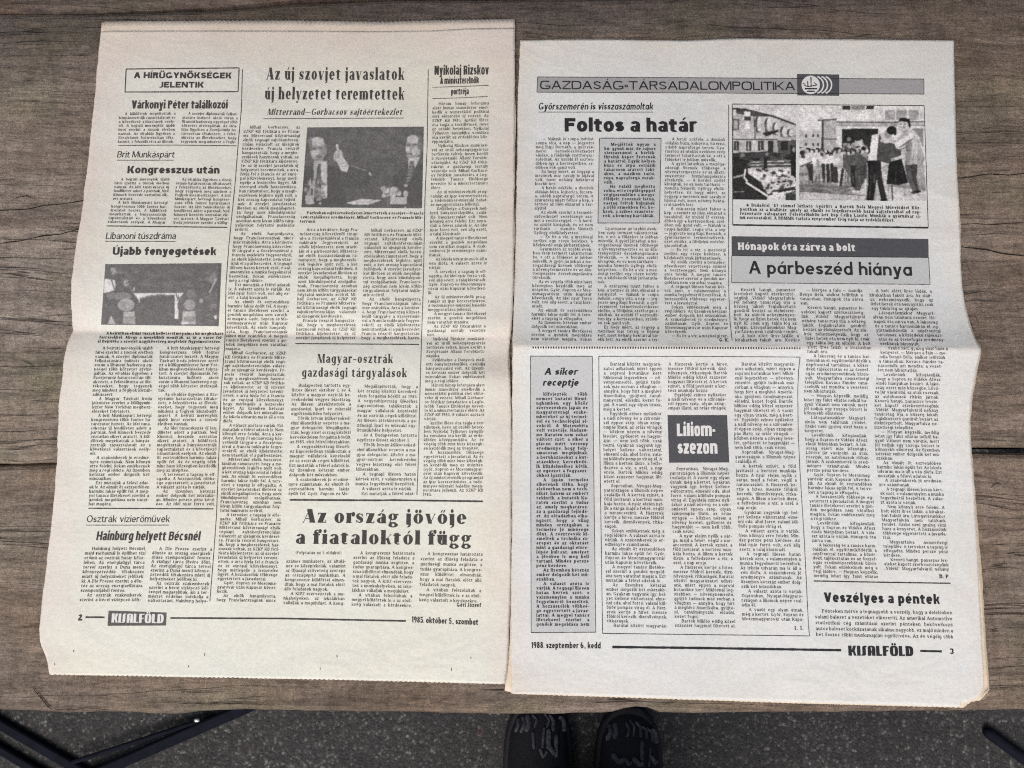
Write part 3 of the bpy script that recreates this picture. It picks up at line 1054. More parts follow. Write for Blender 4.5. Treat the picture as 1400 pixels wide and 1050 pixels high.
def strip(pg, pts, w, name='rule', m=None, parent=None, dz=INK_DZ, step=5.0, dots=None):
    P = np.array(pts, float)
    s = np.concatenate([[0], np.cumsum(np.hypot(*np.diff(P, axis=0).T))])
    n = max(2, int(s[-1] / step) + 1)
    u = np.linspace(0, s[-1], n)
    c = np.stack([np.interp(u, s, P[:, 0]), np.interp(u, s, P[:, 1])], 1)
    t_ = np.gradient(c, axis=0); t_ /= np.linalg.norm(t_, axis=1)[:, None]
    nn = np.stack([-t_[:, 1], t_[:, 0]], 1)
    ww = w * .5 * rng.uniform(.82, 1.12, n)[:, None]
    a, b_ = c + nn * ww, c - nn * ww
    V = np.empty((2 * n, 2)); V[0::2] = a; V[1::2] = b_
    F = [(2 * i, 2 * i + 2, 2 * i + 3, 2 * i + 1) for i in range(n - 1) if dots is None or i % 2 == 0]
    F = [f[::-1] for f in F]
    return put(name, parent or NEWS[pg], V[:, 0], V[:, 1], F, m or INK[pg], HF[pg], dz, jit=False)


def patch(pg, tl, tr, br, bl, m, name, parent=None, dz=.00006, nx=None, ny=None):
    tl, tr, br, bl = map(np.array, (tl, tr, br, bl))
    nx = nx or max(2, int(np.linalg.norm(tr - tl) / 4)); ny = ny or max(2, int(np.linalg.norm(bl - tl) / 3))
    u = np.linspace(0, 1, nx)[None, :, None]; v = np.linspace(0, 1, ny)[:, None, None]
    P = (tl * (1 - u) + tr * u) * (1 - v) + (bl * (1 - u) + br * u) * v
    i = np.arange(nx * ny).reshape(ny, nx)
    q = np.stack([i[1:, :-1], i[1:, 1:], i[:-1, 1:], i[:-1, :-1]], -1).reshape(-1, 4)
    o = put(name, parent or NEWS[pg], P[..., 0].ravel(), P[..., 1].ravel(), q, m, HF[pg], dz, jit=False)
    return o, P


def frame(pg, tl, tr, br, bl, w, parent=None, m=None, wb=None):
    e = .3
    strip(pg, [tl, tr], w, parent=parent, m=m); strip(pg, [tr, br], w * .9, parent=parent, m=m, dz=INK_DZ + 4e-6)
    strip(pg, [bl, br], wb or w, parent=parent, m=m); strip(pg, [tl, bl], w * .9, parent=parent, m=m, dz=INK_DZ + 4e-6)


# running text -------------------------------------------------------------
TXT = {
 'gorb': "Mihail Gorbacsov, az SZKP KB főtitkára és François Mitterrand köztársasági elnök tegnapi sajtókonferenciáján válaszolt az újságírók kérdéseire. Francia részről hangoztatták, hogy a megbeszélések hasznosak voltak, az SZKP KB főtitkára kijelentette: az új szovjet javaslatok új helyzetet teremtettek, s arra hívja fel a francia és az európai közvéleményt, hogy mérlegelje a leszerelés ügyét. § Mitterrand elnök hozzászólásában rámutatott, hogy a megbeszélések légköre nyílt volt, a két ország kapcsolatai fejlődnek. § A szovjet javaslatokat illetően az elnök megállapította, hogy azok kiindulópontul szolgálhatnak, Franciaország azonban nem kíván külön tárgyalásokat folytatni nukleáris erőiről. Az elnök hangsúlyozta, hogy Franciaországnak nincs más szándéka. § Arra a kérdésre, hogy Franciaország közvetlenül tárgyal-e a Szovjetunióval a francia nukleáris fegyverekről, az elnök kijelentette: nem utasítják el a párbeszédet.",
 'rizs': "Három hónap leforgása alatt immár másodszor emelkedik a nemzetközi politikai élet előterébe új vezető. Az SZKP KB 1985. áprilisi ülése óta tagja a testületnek, neve az utóbbi hetekben, Nyikolaj Tyihonov nyugdíjba vonulása óta került az érdeklődés középpontjába. § Nyikolaj Rizskov munkásévei az uráli nehézgépgyártás területén teltek, innen került a Szovjetunió Állami Tervbizottságába. Az SZKP KB titkáraként a gazdasági osztály vezetője volt. Mihail Gorbacsov főtitkár javaslatára a Legfelsőbb Tanács Elnöksége nevezte ki a minisztertanács élére. § Az új miniszterelnök programját az ipar korszerűsítése, a tudományos-műszaki haladás meggyorsítása jellemzi. Szülőhelye a Donyeck melletti bányásztelepülés, családja bányászcsalád volt.",
 'hir': "A bejrúti merénylők újabb hírei szerint a túszok életben vannak. A szovjet diplomaták felkutatására indított akció során a libanoni hadsereg egységei több körzetet átvizsgáltak. Az elrablás ügyében a Szovjetunió határozottan tiltakozott, s felszólította az illetékeseket, hogy tegyenek meg mindent a foglyok kiszabadításáért. § A Magyar Távirati Iroda jelentése szerint a külügyminiszter New Yorkban megbeszéléseket folytatott. § A brit Munkáspárt hétvégi kongresszusa több fontos határozatot hozott. Az idei tanácskozás új lendületet adott a pártnak, Neil Kinnock beszéde osztatlan sikert aratott. A küldöttek megvitatták a bányászsztrájk tapasztalatait és a következő választások esélyeit.",
 'hain': "Hainburg helyett Bécsnél, majd Wachaunál is épülhet vízi erőmű az osztrák határ közelében. Az energiaügyi tárca tervei szerint a Duna menti környezetvédők tiltakozása miatt új helyszíneket jelöltek ki. A Die Presse szerint a döntés az ország energiaellátása szempontjából fontos. § Az osztrák szakemberek szerint a bécsi vízlépcső költségei magasabbak, ám a természet védelme indokolja a változtatást. A vízügyi tárca jövőre dönt.",
 'gazd': "Budapesten tartotta együttes ülését október 1. és 4. között a magyar–osztrák kereskedelmi vegyes bizottság. Az ülésen áttekintették a gazdasági, ipari és műszaki együttműködés helyzetét. Török István külkereskedelmi államtitkár vezette a magyar delegációt. § Megállapították, hogy a két ország közötti kereskedelem forgalma bővült az 1985. első félévi időszakban. A vegyesbizottság üléséhez kapcsolódóan találkoztak a magyar vállalatok képviselői és az osztrák cégek küldöttei.",
 'ifj': "számos munkaterv, az általános és középiskolák, valamint az ifjúsági szövetség szerepe az országépítő munkában. A kongresszus küldöttei elmondták, hogy a mai fiatalok előtt álló feladatok nagyok. A KISZ-szervezetek a munkahelyeken, az iskolákban vállalják a megújulást. § A kongresszus határozata szerint az ifjúság feladata a gazdasági munka segítése, a tudás gyarapítása. A vitában felszólaltak a megyei küldöttek is, s az elnökség válaszolt a kérdésekre.",
 'folt': "— Nálunk is csupa indulat, csupa vita, a nép — jegyezte meg Rápi Bernáth, a győrszemerei termelőszövetkezet elnöke, a földjeink szétforgácsolódtak. Az utóbbi 17 esztendőben így a kertészetben, szőlőben sok gond volt. Ez hogy miért, az ősgyep a mezőnek már tavaly is híjával volt, most néhány hektárral kisebb lett. § A határ sokféle, a dombok oldalán búza, kukorica, lucerna, odébb napraforgó terem. A szárazság miatt foltos a kép, a termés az idén elmarad a tavalyitól. Az elnök szerint a termelőszövetkezet vezetősége számol a veszteséggel. § — A hordós szőlőt kivágtuk, és ez nem tartható — mondta Németh György elnökhelyettes. — És itt a víz, a mezőségi terület egy része belvizes, a közlekedő utak járhatatlanok. Gyarmaton az utóbbi években szép termést takarítottak be, s ott a földeket is jobban művelik. § A győri járásban a mezőgazdasági üzemek többsége a növénytermesztés és az állattenyésztés összehangolására törekszik.",
 'kis': "Megjöttek ugyan a ku- gyunk már, de sajnos visszaszámol a bérlők. Híreink képet festenek a határról. Egyik helyen búza és árpa sorjázik takarosan aratott táblákon, a másikon tarló, répa, napraforgó sorakozik. Ha valaki meghozta volna, erre repülőgéppel végigszemlélné a megye földjeit, rossznak látná, vastag foltok bújnának a zöld színekben fel, bokrok, a szikes szántóterek, a kemény kartáblák, a gyeptakaró foltok, a legeltetett legelők alakját.",
 'bolt': "Keserű hangú, panaszos leveleket kapott szerkesztőségünk „Vidéki” Magyarfalváról néhány tanácstag írja a község lakóit foglalkoztató gondról: bezárt az élelmiszerbolt. Az aláírók nehezményezik, hogy az üzlet hetek óta nem nyit ki, csak egy tábla lóg az ajtaján. § Látogatásunkkor Magyarfalván nem találtunk rendet. A bolt előtt üres ládák, a kirakatban fakult áru. Kovács Sándor tanácselnök azt mondta: a vezetést nem hibáztatják. § Levélíróink kifogásolják, hogy a Sopron és Vidéke Áfész eladó hiányában bezárt. Hónapok óta zárva van. A lakosság ezért más községbe, Lövőre jár vásárolni, az utak rosszak, az autóbuszok ritkán járnak. Szabó néni gyalog viszi haza a kenyeret. § — Mérges a falu — mondja Benyó Béla, amikor leültünk a tanácsban. — Hogyan képzelik, meddig lehet így falut ellátás nélkül hagyni? Választ nem várunk, mert jól tudjuk egy rozoga bútort is könnyebb elintézni. § Magyarfalva nemzetiségi település. A lakosság és a tanács harmóniában él, együttműködésük a népfronttal tartalmas, a közérdekű tájékoztatás és az összefogás eredményesebbnek bizonyult.",
 'sik': "Kifejezték több nemzet kutatói Birminghamben egy közös szervezésben japán és magyarországi szakembereket az új termelési és technológiai elvekről. A Matsushita volt vezetője, Hadazume Karatsu nem sokat váltott szót: a siker a piacon mért verseny eredménye, hogy folyamatosan megújulnak, a beruházásokat a kutatásokhoz, kereskedőik küzdelmeihez kötik, az egészet a fogyasztókhoz igazítják. § A japán termelés sikerének titka, hogy elsősorban nem a technikát, hanem az embert tekintik, a kutatók Karatsu szerint a tudás az, amely meghatározza a gazdasági fejlődést. Az előadásban elhangzott, hogy a világ minden országában a termelés jó minősége dönt. § A résztvevők kiemelték a technika szerepét és az oktatást mint a gazdasági előrelépés kulcsát, amelyet a jövőben is meg kell tartani.",
 'lil': "Barátai között magyarázatot adhatunk, miért éppen a soproni botanikus kert Miklósnál legszebben — növénynemesítő, gyűjtő tudósok más sorban a világban — annyira, hogy hírt a meghívó Amerikába, gyűjteni, tanulmányozni, előadni, kezet fogni. A vasút egy olyan útnak, még a kertet. Egyidejű színes nyíláskor a nádi növény és a sziromlevél éppen szép, olyan színpompás illatú, az óriás virágok — közben nézem a növény levelét, gyökerét és hagymáját — nem kell több, csak nézni. § Gyakran vagyunk így: helyet kellene változtatni, elmenni oda, ahol forró, valami különös pompás virág él. A liliom a kertek dísze, a felfedezése a víz, a szél, a nap ereje. Bartók Miklós eddig közel százezer hagymát ültetett el. Sopronban, Nyugat-Magyarországon a liliomok népes családja él. § A kertek színét, a föld javítását a kertész munkája hozza. A nyár elején nyílik a sárga, majd a fehér, végül a narancsszínű. A fűszerek kertje a híres, messze földről keresik, dísznövények, ritkaságok.",
 'pen': "Pénteken mérve a legnagyobb a veszély, hogy a delelésben valami baleset a vezetőket elkeseríti. Az amerikai Automotive statisztikai cég számításai szerint pénteken bekövetkező autós baleset kockázatának alkalma nagyobb, ez majd minden a hét összes többi munkanapján együttvéve.",
}
CAP_A = ["Párizsban sajtóértekezleten ismertették a szovjet—francia", "csúcstalálkozó eredményét. Mihail Gorbacsov és François Mit-", "terrand."]
CAP_B = ["A bejrútban eltűnt túszok hollétéről még nincs hír megbízható", "forrásokból. Ahogy a menekülők mondták, az út a város fel-", "ől Bejrútba a szovjet nagykövetség megfelelő figyelmeztetése."]
CAP_C = ["■ Budaörsi '87 címmel látható Győrött a Bartók Béla Megyei Művelődési Köz-",
         "pontban az a kiállítás, amely az elmúlt év legsikeresebb hazai sajtófotóiból ad rep-",
         "rezentatív válogatást. Felvételünkön két kép Csiba László: Munkák a gyárudvar cí-",
         "mű sorozatából. A BBMMK tárlata szeptember 11-ig várja az érdeklődőket."]


COMMON = ("A megyei tanács illetékesei szerint a gondok megoldása nem várathat magára. Az év végéig több mint húsz községben kezdődik meg az útépítés. "
          "A tegnapi ülésen hatan kértek szót, s valamennyien a munka fegyelméről beszéltek. Ezt mutatják a félévi adatok is. Az üzemben kétszáz ember dolgozik két műszakban. "
          "Nem könnyű erre felelni. A terveket a tagság is elfogadta. Az idei nyár forró volt, eső alig esett, a talaj kiszáradt. Sokan emlékeznek még a régi időkre. "
          "A hozzászólók többsége egyetértett a javaslattal. Mindez persze pénz kérdése. Az elmúlt öt esztendőben harminc lakás épült fel. A választ azóta is várják. "
          "Győr, Sopron és Mosonmagyaróvár után Kapuvár következik. Az iskola udvarán ma is áll a vén diófa. A szakemberek jó eredményre számítanak. ")


class Words:
    """endless running text: the sentences of one article, reshuffled for every column"""

    def __init__(s, key, seed=0):
        own = [x.strip() for x in TXT[key].replace('§', ' ').replace('. ', '.|').split('|') if x.strip()]
        com = [x.strip() for x in COMMON.replace('. ', '.|').split('|') if x.strip()]
        s.r = random.Random(key + str(seed)); s.own, s.com, s.q = own, com, []
        s.first = seed == 0; s.n = 0

    def next(s):
        if not s.q:
            o = s.own[:]; c = s.com[:]
            if not s.first: s.r.shuffle(o)
            s.first = False
            s.r.shuffle(c)
            seq = o + c[:8]
            if s.n: s.r.shuffle(seq)
            s.n += 1
            k = s.r.randint(2, 4)
            for x in seq:
                s.q += x.split(); k -= 1
                if k == 0:
                    s.q.append('§'); k = s.r.randint(1, 4)
        return s.q.pop(0)


F_BODY = Font(W=.125, H=.075, S=.03, seg=7, X=.52, grow=.3)
F_BOLD = Font(W=.185, H=.11, S=.035, seg=7, X=.52)
F_SANS = Font(W=.15, H=.11, seg=8, X=.5)


def width(f, s_):
    return sum(f.glyph(c)[2] for c in s_)


def column(pg, words, left, right, n, em=5.7, font=None, name='text_column', parent=None, m=None, lines=None, ragged_last=True, xs=1.0, indent0=True):
    """justified running text between two edge polylines given as photograph pixels (first to last baseline)"""
    f = font or F_BODY
    left = np.array(left, float); right = np.array(right, float)
    VV, FF, nv = [], [], 0
    pend = None
    newp = indent0
    for i in range(n):
        v = i / max(1, n - 1)
        yl = left[0, 1] + (left[-1, 1] - left[0, 1]) * v; yr = right[0, 1] + (right[-1, 1] - right[0, 1]) * v
        xl = np.interp(yl, left[:, 1], left[:, 0]); xr = np.interp(yr, right[:, 1], right[:, 0])
        sx = em * xs * 1.03
        ind = 1.6 * em if newp else 0.0
        if lines:
            toks = lines[i].split(); last = (i == n - 1); ind = 1.4 * em if i == 0 else 0
            avail = (xr - xl - ind) / sx
        else:
            avail = (xr - xl - ind) / sx
            toks, used, last = [], 0.0, False
            newp = False
            while True:
                wd = pend if pend else words.next(); pend = None
                if wd == '§':
                    if len(toks) == 0: continue
                    last = True; newp = True; break
                wl = width(f, wd)
                if used + wl + (.2 if toks else 0) <= avail:
                    used += wl + (.2 if toks else 0); toks.append(wd)
                else:
                    room = avail - used - .5
                    if room > 1.7 and len(wd) > 5:
                        k = 2
                        while k < len(wd) - 2 and width(f, wd[:k + 1] + '-') < room: k += 1
                        if k >= 2 and width(f, wd[:k] + '-') <= avail - used - .15:
                            toks.append(wd[:k] + '-'); pend = wd[k:]
                            break
                    pend = wd
                    if not toks:
                        toks.append(wd); pend = None
                    break
        tot = sum(width(f, t_) for t_ in toks)
        gap = (avail - tot) / max(1, len(toks) - 1)
        sq_ = 1.0
        if last: gap = min(gap, .30)
        elif gap < .16 and len(toks):
            gap = .18
            sq_ = avail / (tot + gap * max(1, len(toks) - 1))
        elif len(toks) == 1: gap = 0
        x = ind / sx
        for t_ in toks:
            for ch in t_:
                gv, gf, ga = f.glyph(ch)
                if len(gf):
                    lx = (x + gv[:, 0] * sq_) * sx
                    fr = lx / (xr - xl)
                    X_ = xl + lx
                    up = gv[:, 1] * em * 1.06
                    VV.append(np.stack([X_ + up * lean(X_), yl + (yr - yl) * fr - up], 1)); FF.append(gf + nv); nv += len(gv)
                x += ga * sq_
            x += gap * sq_
        if last and not lines: newp = True
    V = np.concatenate(VV); F = np.concatenate(FF)
    V += rng.normal(0, .03, V.shape)
    return put(name, parent or NEWS[pg], V[:, 0], V[:, 1], F, m or BODY[pg], HF[pg], INK_DZ)


BODONI = dict(S=.045, X=.50, seg=28, grow=.9, track=.03)
FAT = dict(S=.035, X=.51, seg=28, twog=True, grow=1.0, track=.035)
GROT = dict(X=.54, seg=28, sq=2.35, grow=.7)
FUT = dict(X=.49, seg=28, one_a=True)

# ------------------------------------------------------------------ left page
frame('L', (172.5, 94.5), (327, 93), (325.5, 125.5), (171, 126), 1.5)
head('L', 'A HÍRÜGYNÖKSÉGEK', 182.5, 317, 107, 107.5, 8.2, .25, sq=2.2, seg=28)
head('L', 'JELENTIK', 217, 279, 120, 120, 8.0, .25, seg=28)
head('L', 'Várkonyi Péter találkozói', 179.5, 311.5, 148.5, 148.5, 11, .19, **GROT)
head('L', 'Brit Munkáspárt', 159.5, 238.5, 215.5, 215.5, 8.6, .115, slant=.12, X=.5, seg=24)
strip('L', [(160, 219.2), (237.5, 219.2)], .9)
head('L', 'Kongresszus után', 173.5, 300.5, 237, 237.5, 10, .24, X=.54, seg=28)
head('L', 'Libanoni túszdráma', 144, 240.5, 327, 327, 9, .115, slant=.10, X=.5, seg=24)
strip('L', [(144, 330), (240, 330.2)], .9)
head('L', 'Újabb fenyegetések', 153.5, 296, 348.5, 349, 10.5, .25, X=.54, seg=28)
head('L', 'Osztrák vízierőművek', 118, 232.5, 714, 714, 9.3, .11, X=.5, seg=24, slant=.04)
strip('L', [(117.5, 718), (231, 718)], .9)
head('L', 'Hainburg helyett Bécsnél', 131, 273.5, 738.5, 739, 12, .17, slant=.10, **GROT)
head('L', 'Az új szovjet javaslatok', 363.5, 553, 109, 109.5, 16.5, .155, ht=.075, **BODONI)
head('L', 'új helyzetet teremtettek', 361.5, 553, 136, 136.5, 16.5, .155, ht=.075, **BODONI)
head('L', 'Mitterrand—Gorbacsov sajtóértekezlet', 365, 550, 157.2, 157.2, 8.4, .15, ht=.07, slant=.22, S=.04, seg=20)
head('L', 'Nyikolaj Rizskov', 593.5, 668.5, 102.5, 102, 12.3, .155, X=.56, seg=24, sq=2.6)
head('L', 'A miniszterelnök', 601.5, 655, 115, 114, 8.8, .16, X=.56, seg=24, sq=2.6)
head('L', 'portréja', 616.5, 641, 129.5, 128.8, 8, .16, X=.56, seg=24, sq=2.6)
head('L', 'Magyar–osztrák', 433.5, 537.5, 496, 496.5, 12, .15, ht=.08, **BODONI)
head('L', 'gazdasági tárgyalások', 412, 556.5, 515, 515.8, 12, .15, ht=.08, **BODONI)
head('L', 'Az ország jövője', 413, 639, 714.5, 716.5, 18.5, .285, ht=.06, **FAT)
head('L', 'a fiataloktól függ', 403, 645, 743.5, 745, 18.5, .285, ht=.06, **FAT)
strip('L', [(396, 683.5), (520, 684.2), (532, 683.8), (660, 685.5)], 2.3)
strip('L', [(162, 199), (240, 198.5), (323, 199.5)], 1.1)
strip('L', [(146, 309), (311, 311)], 1.4)
strip('L', [(121, 695), (292, 695.8)], 1.5)
strip('L', [(360, 162.5), (552, 161.5)], 1.0)
strip('L', [(591, 119.5), (630, 118.5), (668, 116.8)], .9)
strip('L', [(591, 135), (630, 134), (667, 132)], .9)
strip('L', [(404, 469.8), (490, 470.5), (573, 471)], 1.3)
strip('L', [(331.5, 95), (330, 150), (326, 192), (322, 245), (317, 295), (313, 335), (309, 390), (308, 455), (307, 475), (302.5, 530), (300, 600), (296, 705), (292, 760), (287, 822)], 1.0)
strip('L', [(585.5, 95), (584, 200), (581, 270), (578.5, 400), (576.5, 455), (574, 540), (571.5, 640), (570, 677)], 1.0)
head('L', '2', 106.5, 112.5, 848.5, 848.5, 8.5, .26, name='page_number', seg=24)
strip('L', [(117, 843.8), (143, 844)], 2.2)
strip('L', [(233, 845), (385, 845.6), (555, 849)], 2.2)
o, _ = patch('L', (148.5, 834.8), (227.8, 837.5), (227, 855.2), (147, 855.6), M_BLOCK_L, 'masthead', dz=.00008)
head('L', 'KISALFÖLD', 152, 224, 851, 852, 12.5, .25, ht=.11, name='lettering', m=M_WHITE, parent=o, track=-.005, logo=True, sq=3.0, seg=32, dz=.00016)
head('L', '1985. október 5., szombat', 562.5, 654, 851, 854.5, 8.2, .17, name='date_line', **FUT)
head('L', 'Gőti József', 624, 658, 829.5, 830, 5.5, .17, name='signature', S=.03, seg=12)
for k, (x, y, a) in enumerate([(461, 897, .8), (438, 914, .7), (617.5, 915, .9), (644, 899, .6), (280, 895, .8), (258, 911, .5), (101, 890, .6), (75, 908, .5)]):
    strip('L', [(x - .4, y - 2.2 * a), (x + .3, y), (x, y + 2.4 * a)], .9, name='ink_fleck')

W_ = Words
column('L', W_('hir', 60), [(162.5, 157.5), (161, 195.5)], [(240, 157), (238.5, 195.5)], 8, 5.0)
column('L', W_('hir', 90), [(249, 157), (247, 195.5)], [(325.5, 158), (323, 196)], 8, 5.0)
column('L', W_('hir', 66), [(157, 247), (154, 275), (147, 305)], [(232, 247), (226.5, 306)], 12, 5.0)
column('L', W_('hir', 85), [(240.5, 247), (237, 306)], [(318, 248), (312, 306.5)], 12, 5.0)
column('L', None, [(138, 457.5), (133, 468.5)], [(305.5, 458), (303.5, 469)], 3, 5.1, F_BOLD, name='caption', lines=CAP_B)
column('L', W_('hir', 0), [(131, 478), (127, 520), (123.5, 600), (121, 691)], [(209, 478), (207.5, 560), (203.5, 691)], 38, 5.6)
column('L', W_('hir', 30), [(218.5, 478), (216, 540), (213, 691)], [(300, 478), (298, 560), (294, 691)], 38, 5.6)
column('L', W_('hain', 0), [(116.5, 752), (112, 790), (108.5, 822)], [(199.5, 752), (193, 822)], 12, 5.8)
column('L', W_('hain', 33), [(208, 752), (202, 823)], [(290, 753), (284.5, 824)], 13, 5.8)
column('L', W_('gorb', 0), [(333, 176), (327, 262), (313, 382), (309, 465), (305, 540), (303, 650), (299, 740), (296, 822)],
       [(410.5, 176), (406, 265), (398, 372), (393.5, 450), (389, 540), (386, 650), (383, 740), (377, 823)], 112, 5.5)
column('L', None, [(412, 293), (409.5, 304.5)], [(579, 293.5), (578, 305.5)], 3, 5.2, F_BOLD, name='caption', lines=CAP_A)
column('L', W_('gorb', 40), [(410, 316), (407, 380), (404.5, 464)], [(490.5, 316), (486, 464)], 26, 5.5)
column('L', W_('gorb', 75), [(498.5, 317), (494, 464)], [(578, 317), (575, 464)], 26, 5.5)
column('L', W_('gazd', 0), [(399, 529), (396, 620), (394, 677)], [(480.5, 529), (479, 620), (477.5, 677)], 24, 5.7)
column('L', W_('gazd', 25), [(489, 530), (487, 640), (485, 677)], [(571.5, 531), (569, 640), (567.5, 677)], 23, 5.7)
column('L', W_('rizs', 0), [(591, 144), (589, 255), (585, 420), (582, 500), (579.5, 580), (578, 678)], [(668.5, 143), (667, 265), (664.5, 420), (663, 520), (660.5, 678)], 94, 5.4)
column('L', None, [(396, 757.5), (396, 758)], [(468, 758), (468, 758.5)], 1, 5.6, lines=["(Folytatás az 1. oldalról)"])
column('L', W_('ifj', 0), [(391, 769.5), (387, 826)], [(473, 769.5), (471, 827)], 10, 5.7, indent0=False)
column('L', W_('ifj', 22), [(483, 758), (480.5, 828)], [(567, 758.5), (563, 830)], 12, 5.7)
column('L', W_('ifj', 44), [(575, 759), (573, 822)], [(660, 760), (657.5, 824)], 10, 5.8)

# ------------------------------------------------------------------ right page
o, P = patch('R', (735, 105.3), (1263, 108.2), (1263.2, 128.8), (734, 126.2), M_TINT_DARK, 'section_banner')
frame('R', (735, 105.3), (1263, 108.2), (1263.2, 128.8), (734, 126.2), .9, parent=o)
head('R', 'GAZDASÁG•TÁRSADALOMPOLITIKA', 737.5, 1088, 122, 123.5, 11.5, .14, ht=.14, name='lettering', parent=o, track=-.02, sq=3.2, seg=32)
e, _ = patch('R', (1089.5, 101.2), (1147.3, 102), (1147.2, 131.2), (1090, 130.6), M_BLOCK, 'emblem', dz=.00011)
# emblem: a disc with a small factory-like motif and three crescents behind it


def disc(cx, cy, r, n=40, inner=0.0, a0=0, a1=360, squash=1.0, r_in_shift=0.0):
    a = np.radians(np.linspace(a0, a1, n + 1))
    o_ = np.stack([cx + r * np.cos(a) * squash, cy - r * np.sin(a)], 1)
    i_ = np.stack([cx + r_in_shift + (r * inner) * np.cos(a) * squash, cy - (r * inner) * np.sin(a)], 1)
    V_ = np.empty((2 * n + 2, 2)); V_[0::2] = o_; V_[1::2] = i_
    return V_, np.array([(2 * k, 2 * k + 2, 2 * k + 3, 2 * k + 1) for k in range(n)])


VV, FF, nv = [], [], 0
for V_, F_ in [disc(1108.2, 116.2, 12.6, inner=.02)] + [disc(1108.2 + 5.6 * k, 116.3, 12.8, inner=.86, a0=-72, a1=72, r_in_shift=-.2) for k in (1, 2, 3)]:
    VV.append(V_); FF.append(F_ + nv); nv += len(V_)
V_ = np.concatenate(VV); F_ = np.concatenate(FF)
put('white_disc', e, V_[:, 0], V_[:, 1], F_, M_WHITE, H_right, .00019)
for pts, w in [([(1108.5, 105.5), (1108.8, 118)], 1.6), ([(1104, 111), (1104.5, 118)], 1.4), ([(1099.5, 117), (1104, 118.5), (1110, 118), (1117, 116)], 1.4),
               ([(1100, 121.5), (1117, 121.5)], 2.2), ([(1103, 125), (1114, 125)], 1.8), ([(1112.5, 113), (1116, 115.5)], 1.2), ([(1097.5, 114), (1101, 115.5)], 1.2)]:
    strip('R', pts, w, name='emblem_stroke', parent=e, m=M_INK_R, dz=.00023, step=2)
head('R', 'Győrszemerén is visszaszámoltak', 735.5, 893, 150, 150, 9.3, .145, slant=.14, **FUT)
strip('R', [(736, 153.4), (893, 153.4)], .8)
head('R', 'Foltos a határ', 771, 954, 180, 180.5, 18.5, .255, X=.545, seg=32, sq=2.2, grow=.8)
tb, _ = patch('R', (819.5, 189), (903.8, 189.3), (901.5, 305), (817.5, 305), M_TINT, 'text_box')
frame('R', (819.5, 189), (903.8, 189.3), (901.5, 305), (817.5, 305), 1.0, parent=tb)
column('R', W_('kis', 0), [(826, 199.5), (824.3, 297)], [(896.5, 199.5), (895, 297)], 18, 5.6, F_BOLD, parent=tb)
column('R', W_('folt', 0), [(732.5, 192), (731, 270), (728, 360), (726.5, 440), (726, 465)], [(813, 192), (811, 290), (810, 360), (809, 440), (809, 466)], 50, 5.5)
column('R', W_('folt', 80), [(818, 314.5), (817, 380), (817, 466)], [(899.5, 315), (901, 440), (901.5, 466.5)], 28, 5.5)
column('R', W_('folt', 120), [(909.5, 192), (908, 280), (908, 380), (909.5, 461)], [(992, 193), (992, 300), (992.5, 400), (996, 461.5)], 49, 5.5)
head('R', 'G. K.', 983, 996.5, 467, 467, 4.6, .2, name='signature', S=.03, seg=12)
strip('R', [(728, 475.2), (900, 475.6), (1096, 476.2)], 2.8, name='dotted_rule', step=1.75, dots=True)
strip('R', [(996.2, 143), (996, 300), (996.3, 400), (998, 440), (1001, 466)], .9)
frame('R', (1001, 142.4), (1263.3, 144.6), (1269, 311.5), (1001.8, 307.6), 1.0, wb=2.2)
column('R', None, [(1012, 282.5), (1011, 299.5)], [(1259, 286.5), (1259.5, 304)], 4, 5.9, F_BOLD, name='caption', lines=CAP_C, xs=.93)
ban, _ = patch('R', (1000.2, 323), (1269.2, 326.8), (1269.5, 351.8), (1000.4, 349.2), M_BLOCK, 'headline_bar', dz=.00008)
head('R', 'Hónapok óta zárva a bolt', 1008.5, 1170, 341.5, 343.5, 9.8, .235, name='lettering', m=M_WHITE, parent=ban, S=.03, X=.55, seg=24, dz=.00017)
tb2, _ = patch('R', (1000.4, 349.6), (1269.5, 352.2), (1271.5, 389), (1000.2, 386.5), M_TINT, 'headline_box')
frame('R', (1000.4, 349.6), (1269.5, 352.2), (1271.5, 389), (1000.2, 386.5), .9, parent=tb2)
head('R', 'A párbeszéd hiánya', 1023, 1248, 374.2, 377.2, 17.5, .165, parent=tb2, **FUT)
column('R', W_('bolt', 0), [(1003.5, 398), (1003, 440), (1005, 467)], [(1087, 398.5), (1088.5, 440), (1093.5, 467)], 13, 5.8)
column('R', W_('bolt', 28), [(1093, 398.5), (1096, 440), (1099, 458), (1104, 475), (1102, 500), (1099, 540), (1100, 590), (1102, 625), (1104, 660), (1107, 695), (1110, 745), (1112.5, 789)],
       [(1179, 399.5), (1183, 440), (1187, 458), (1191.5, 476), (1190, 502), (1187, 530), (1185, 580), (1186.5, 622), (1191, 652), (1194.5, 685), (1198, 742), (1200.5, 790.5)], 66, 5.7)
column('R', W_('bolt', 90), [(1188, 399.5), (1189.5, 412), (1193, 435), (1200, 463), (1205, 477), (1202, 492), (1199.5, 508), (1196, 540), (1195, 580), (1197, 622), (1200, 652), (1203, 675), (1206, 722), (1209, 779)],
       [(1274, 400.5), (1278, 430), (1286, 455), (1294, 470), (1296, 479), (1293, 490), (1287.5, 506), (1285, 530), (1282.5, 570), (1285, 620), (1288.5, 652), (1292, 700), (1295, 737), (1297.5, 780.5)], 64, 5.7)
head('R', 'B. P.', 1284, 1299.5, 790.5, 791, 5.2, .2, name='signature', S=.03, seg=12)
sb, _ = patch('R', (725.2, 487), (809.8, 487.2), (814.5, 864.3), (726.2, 864.8), M_TINT, 'text_box')
frame('R', (725.2, 487), (809.8, 487.2), (814.5, 864.3), (726.2, 864.8), .95, parent=sb)
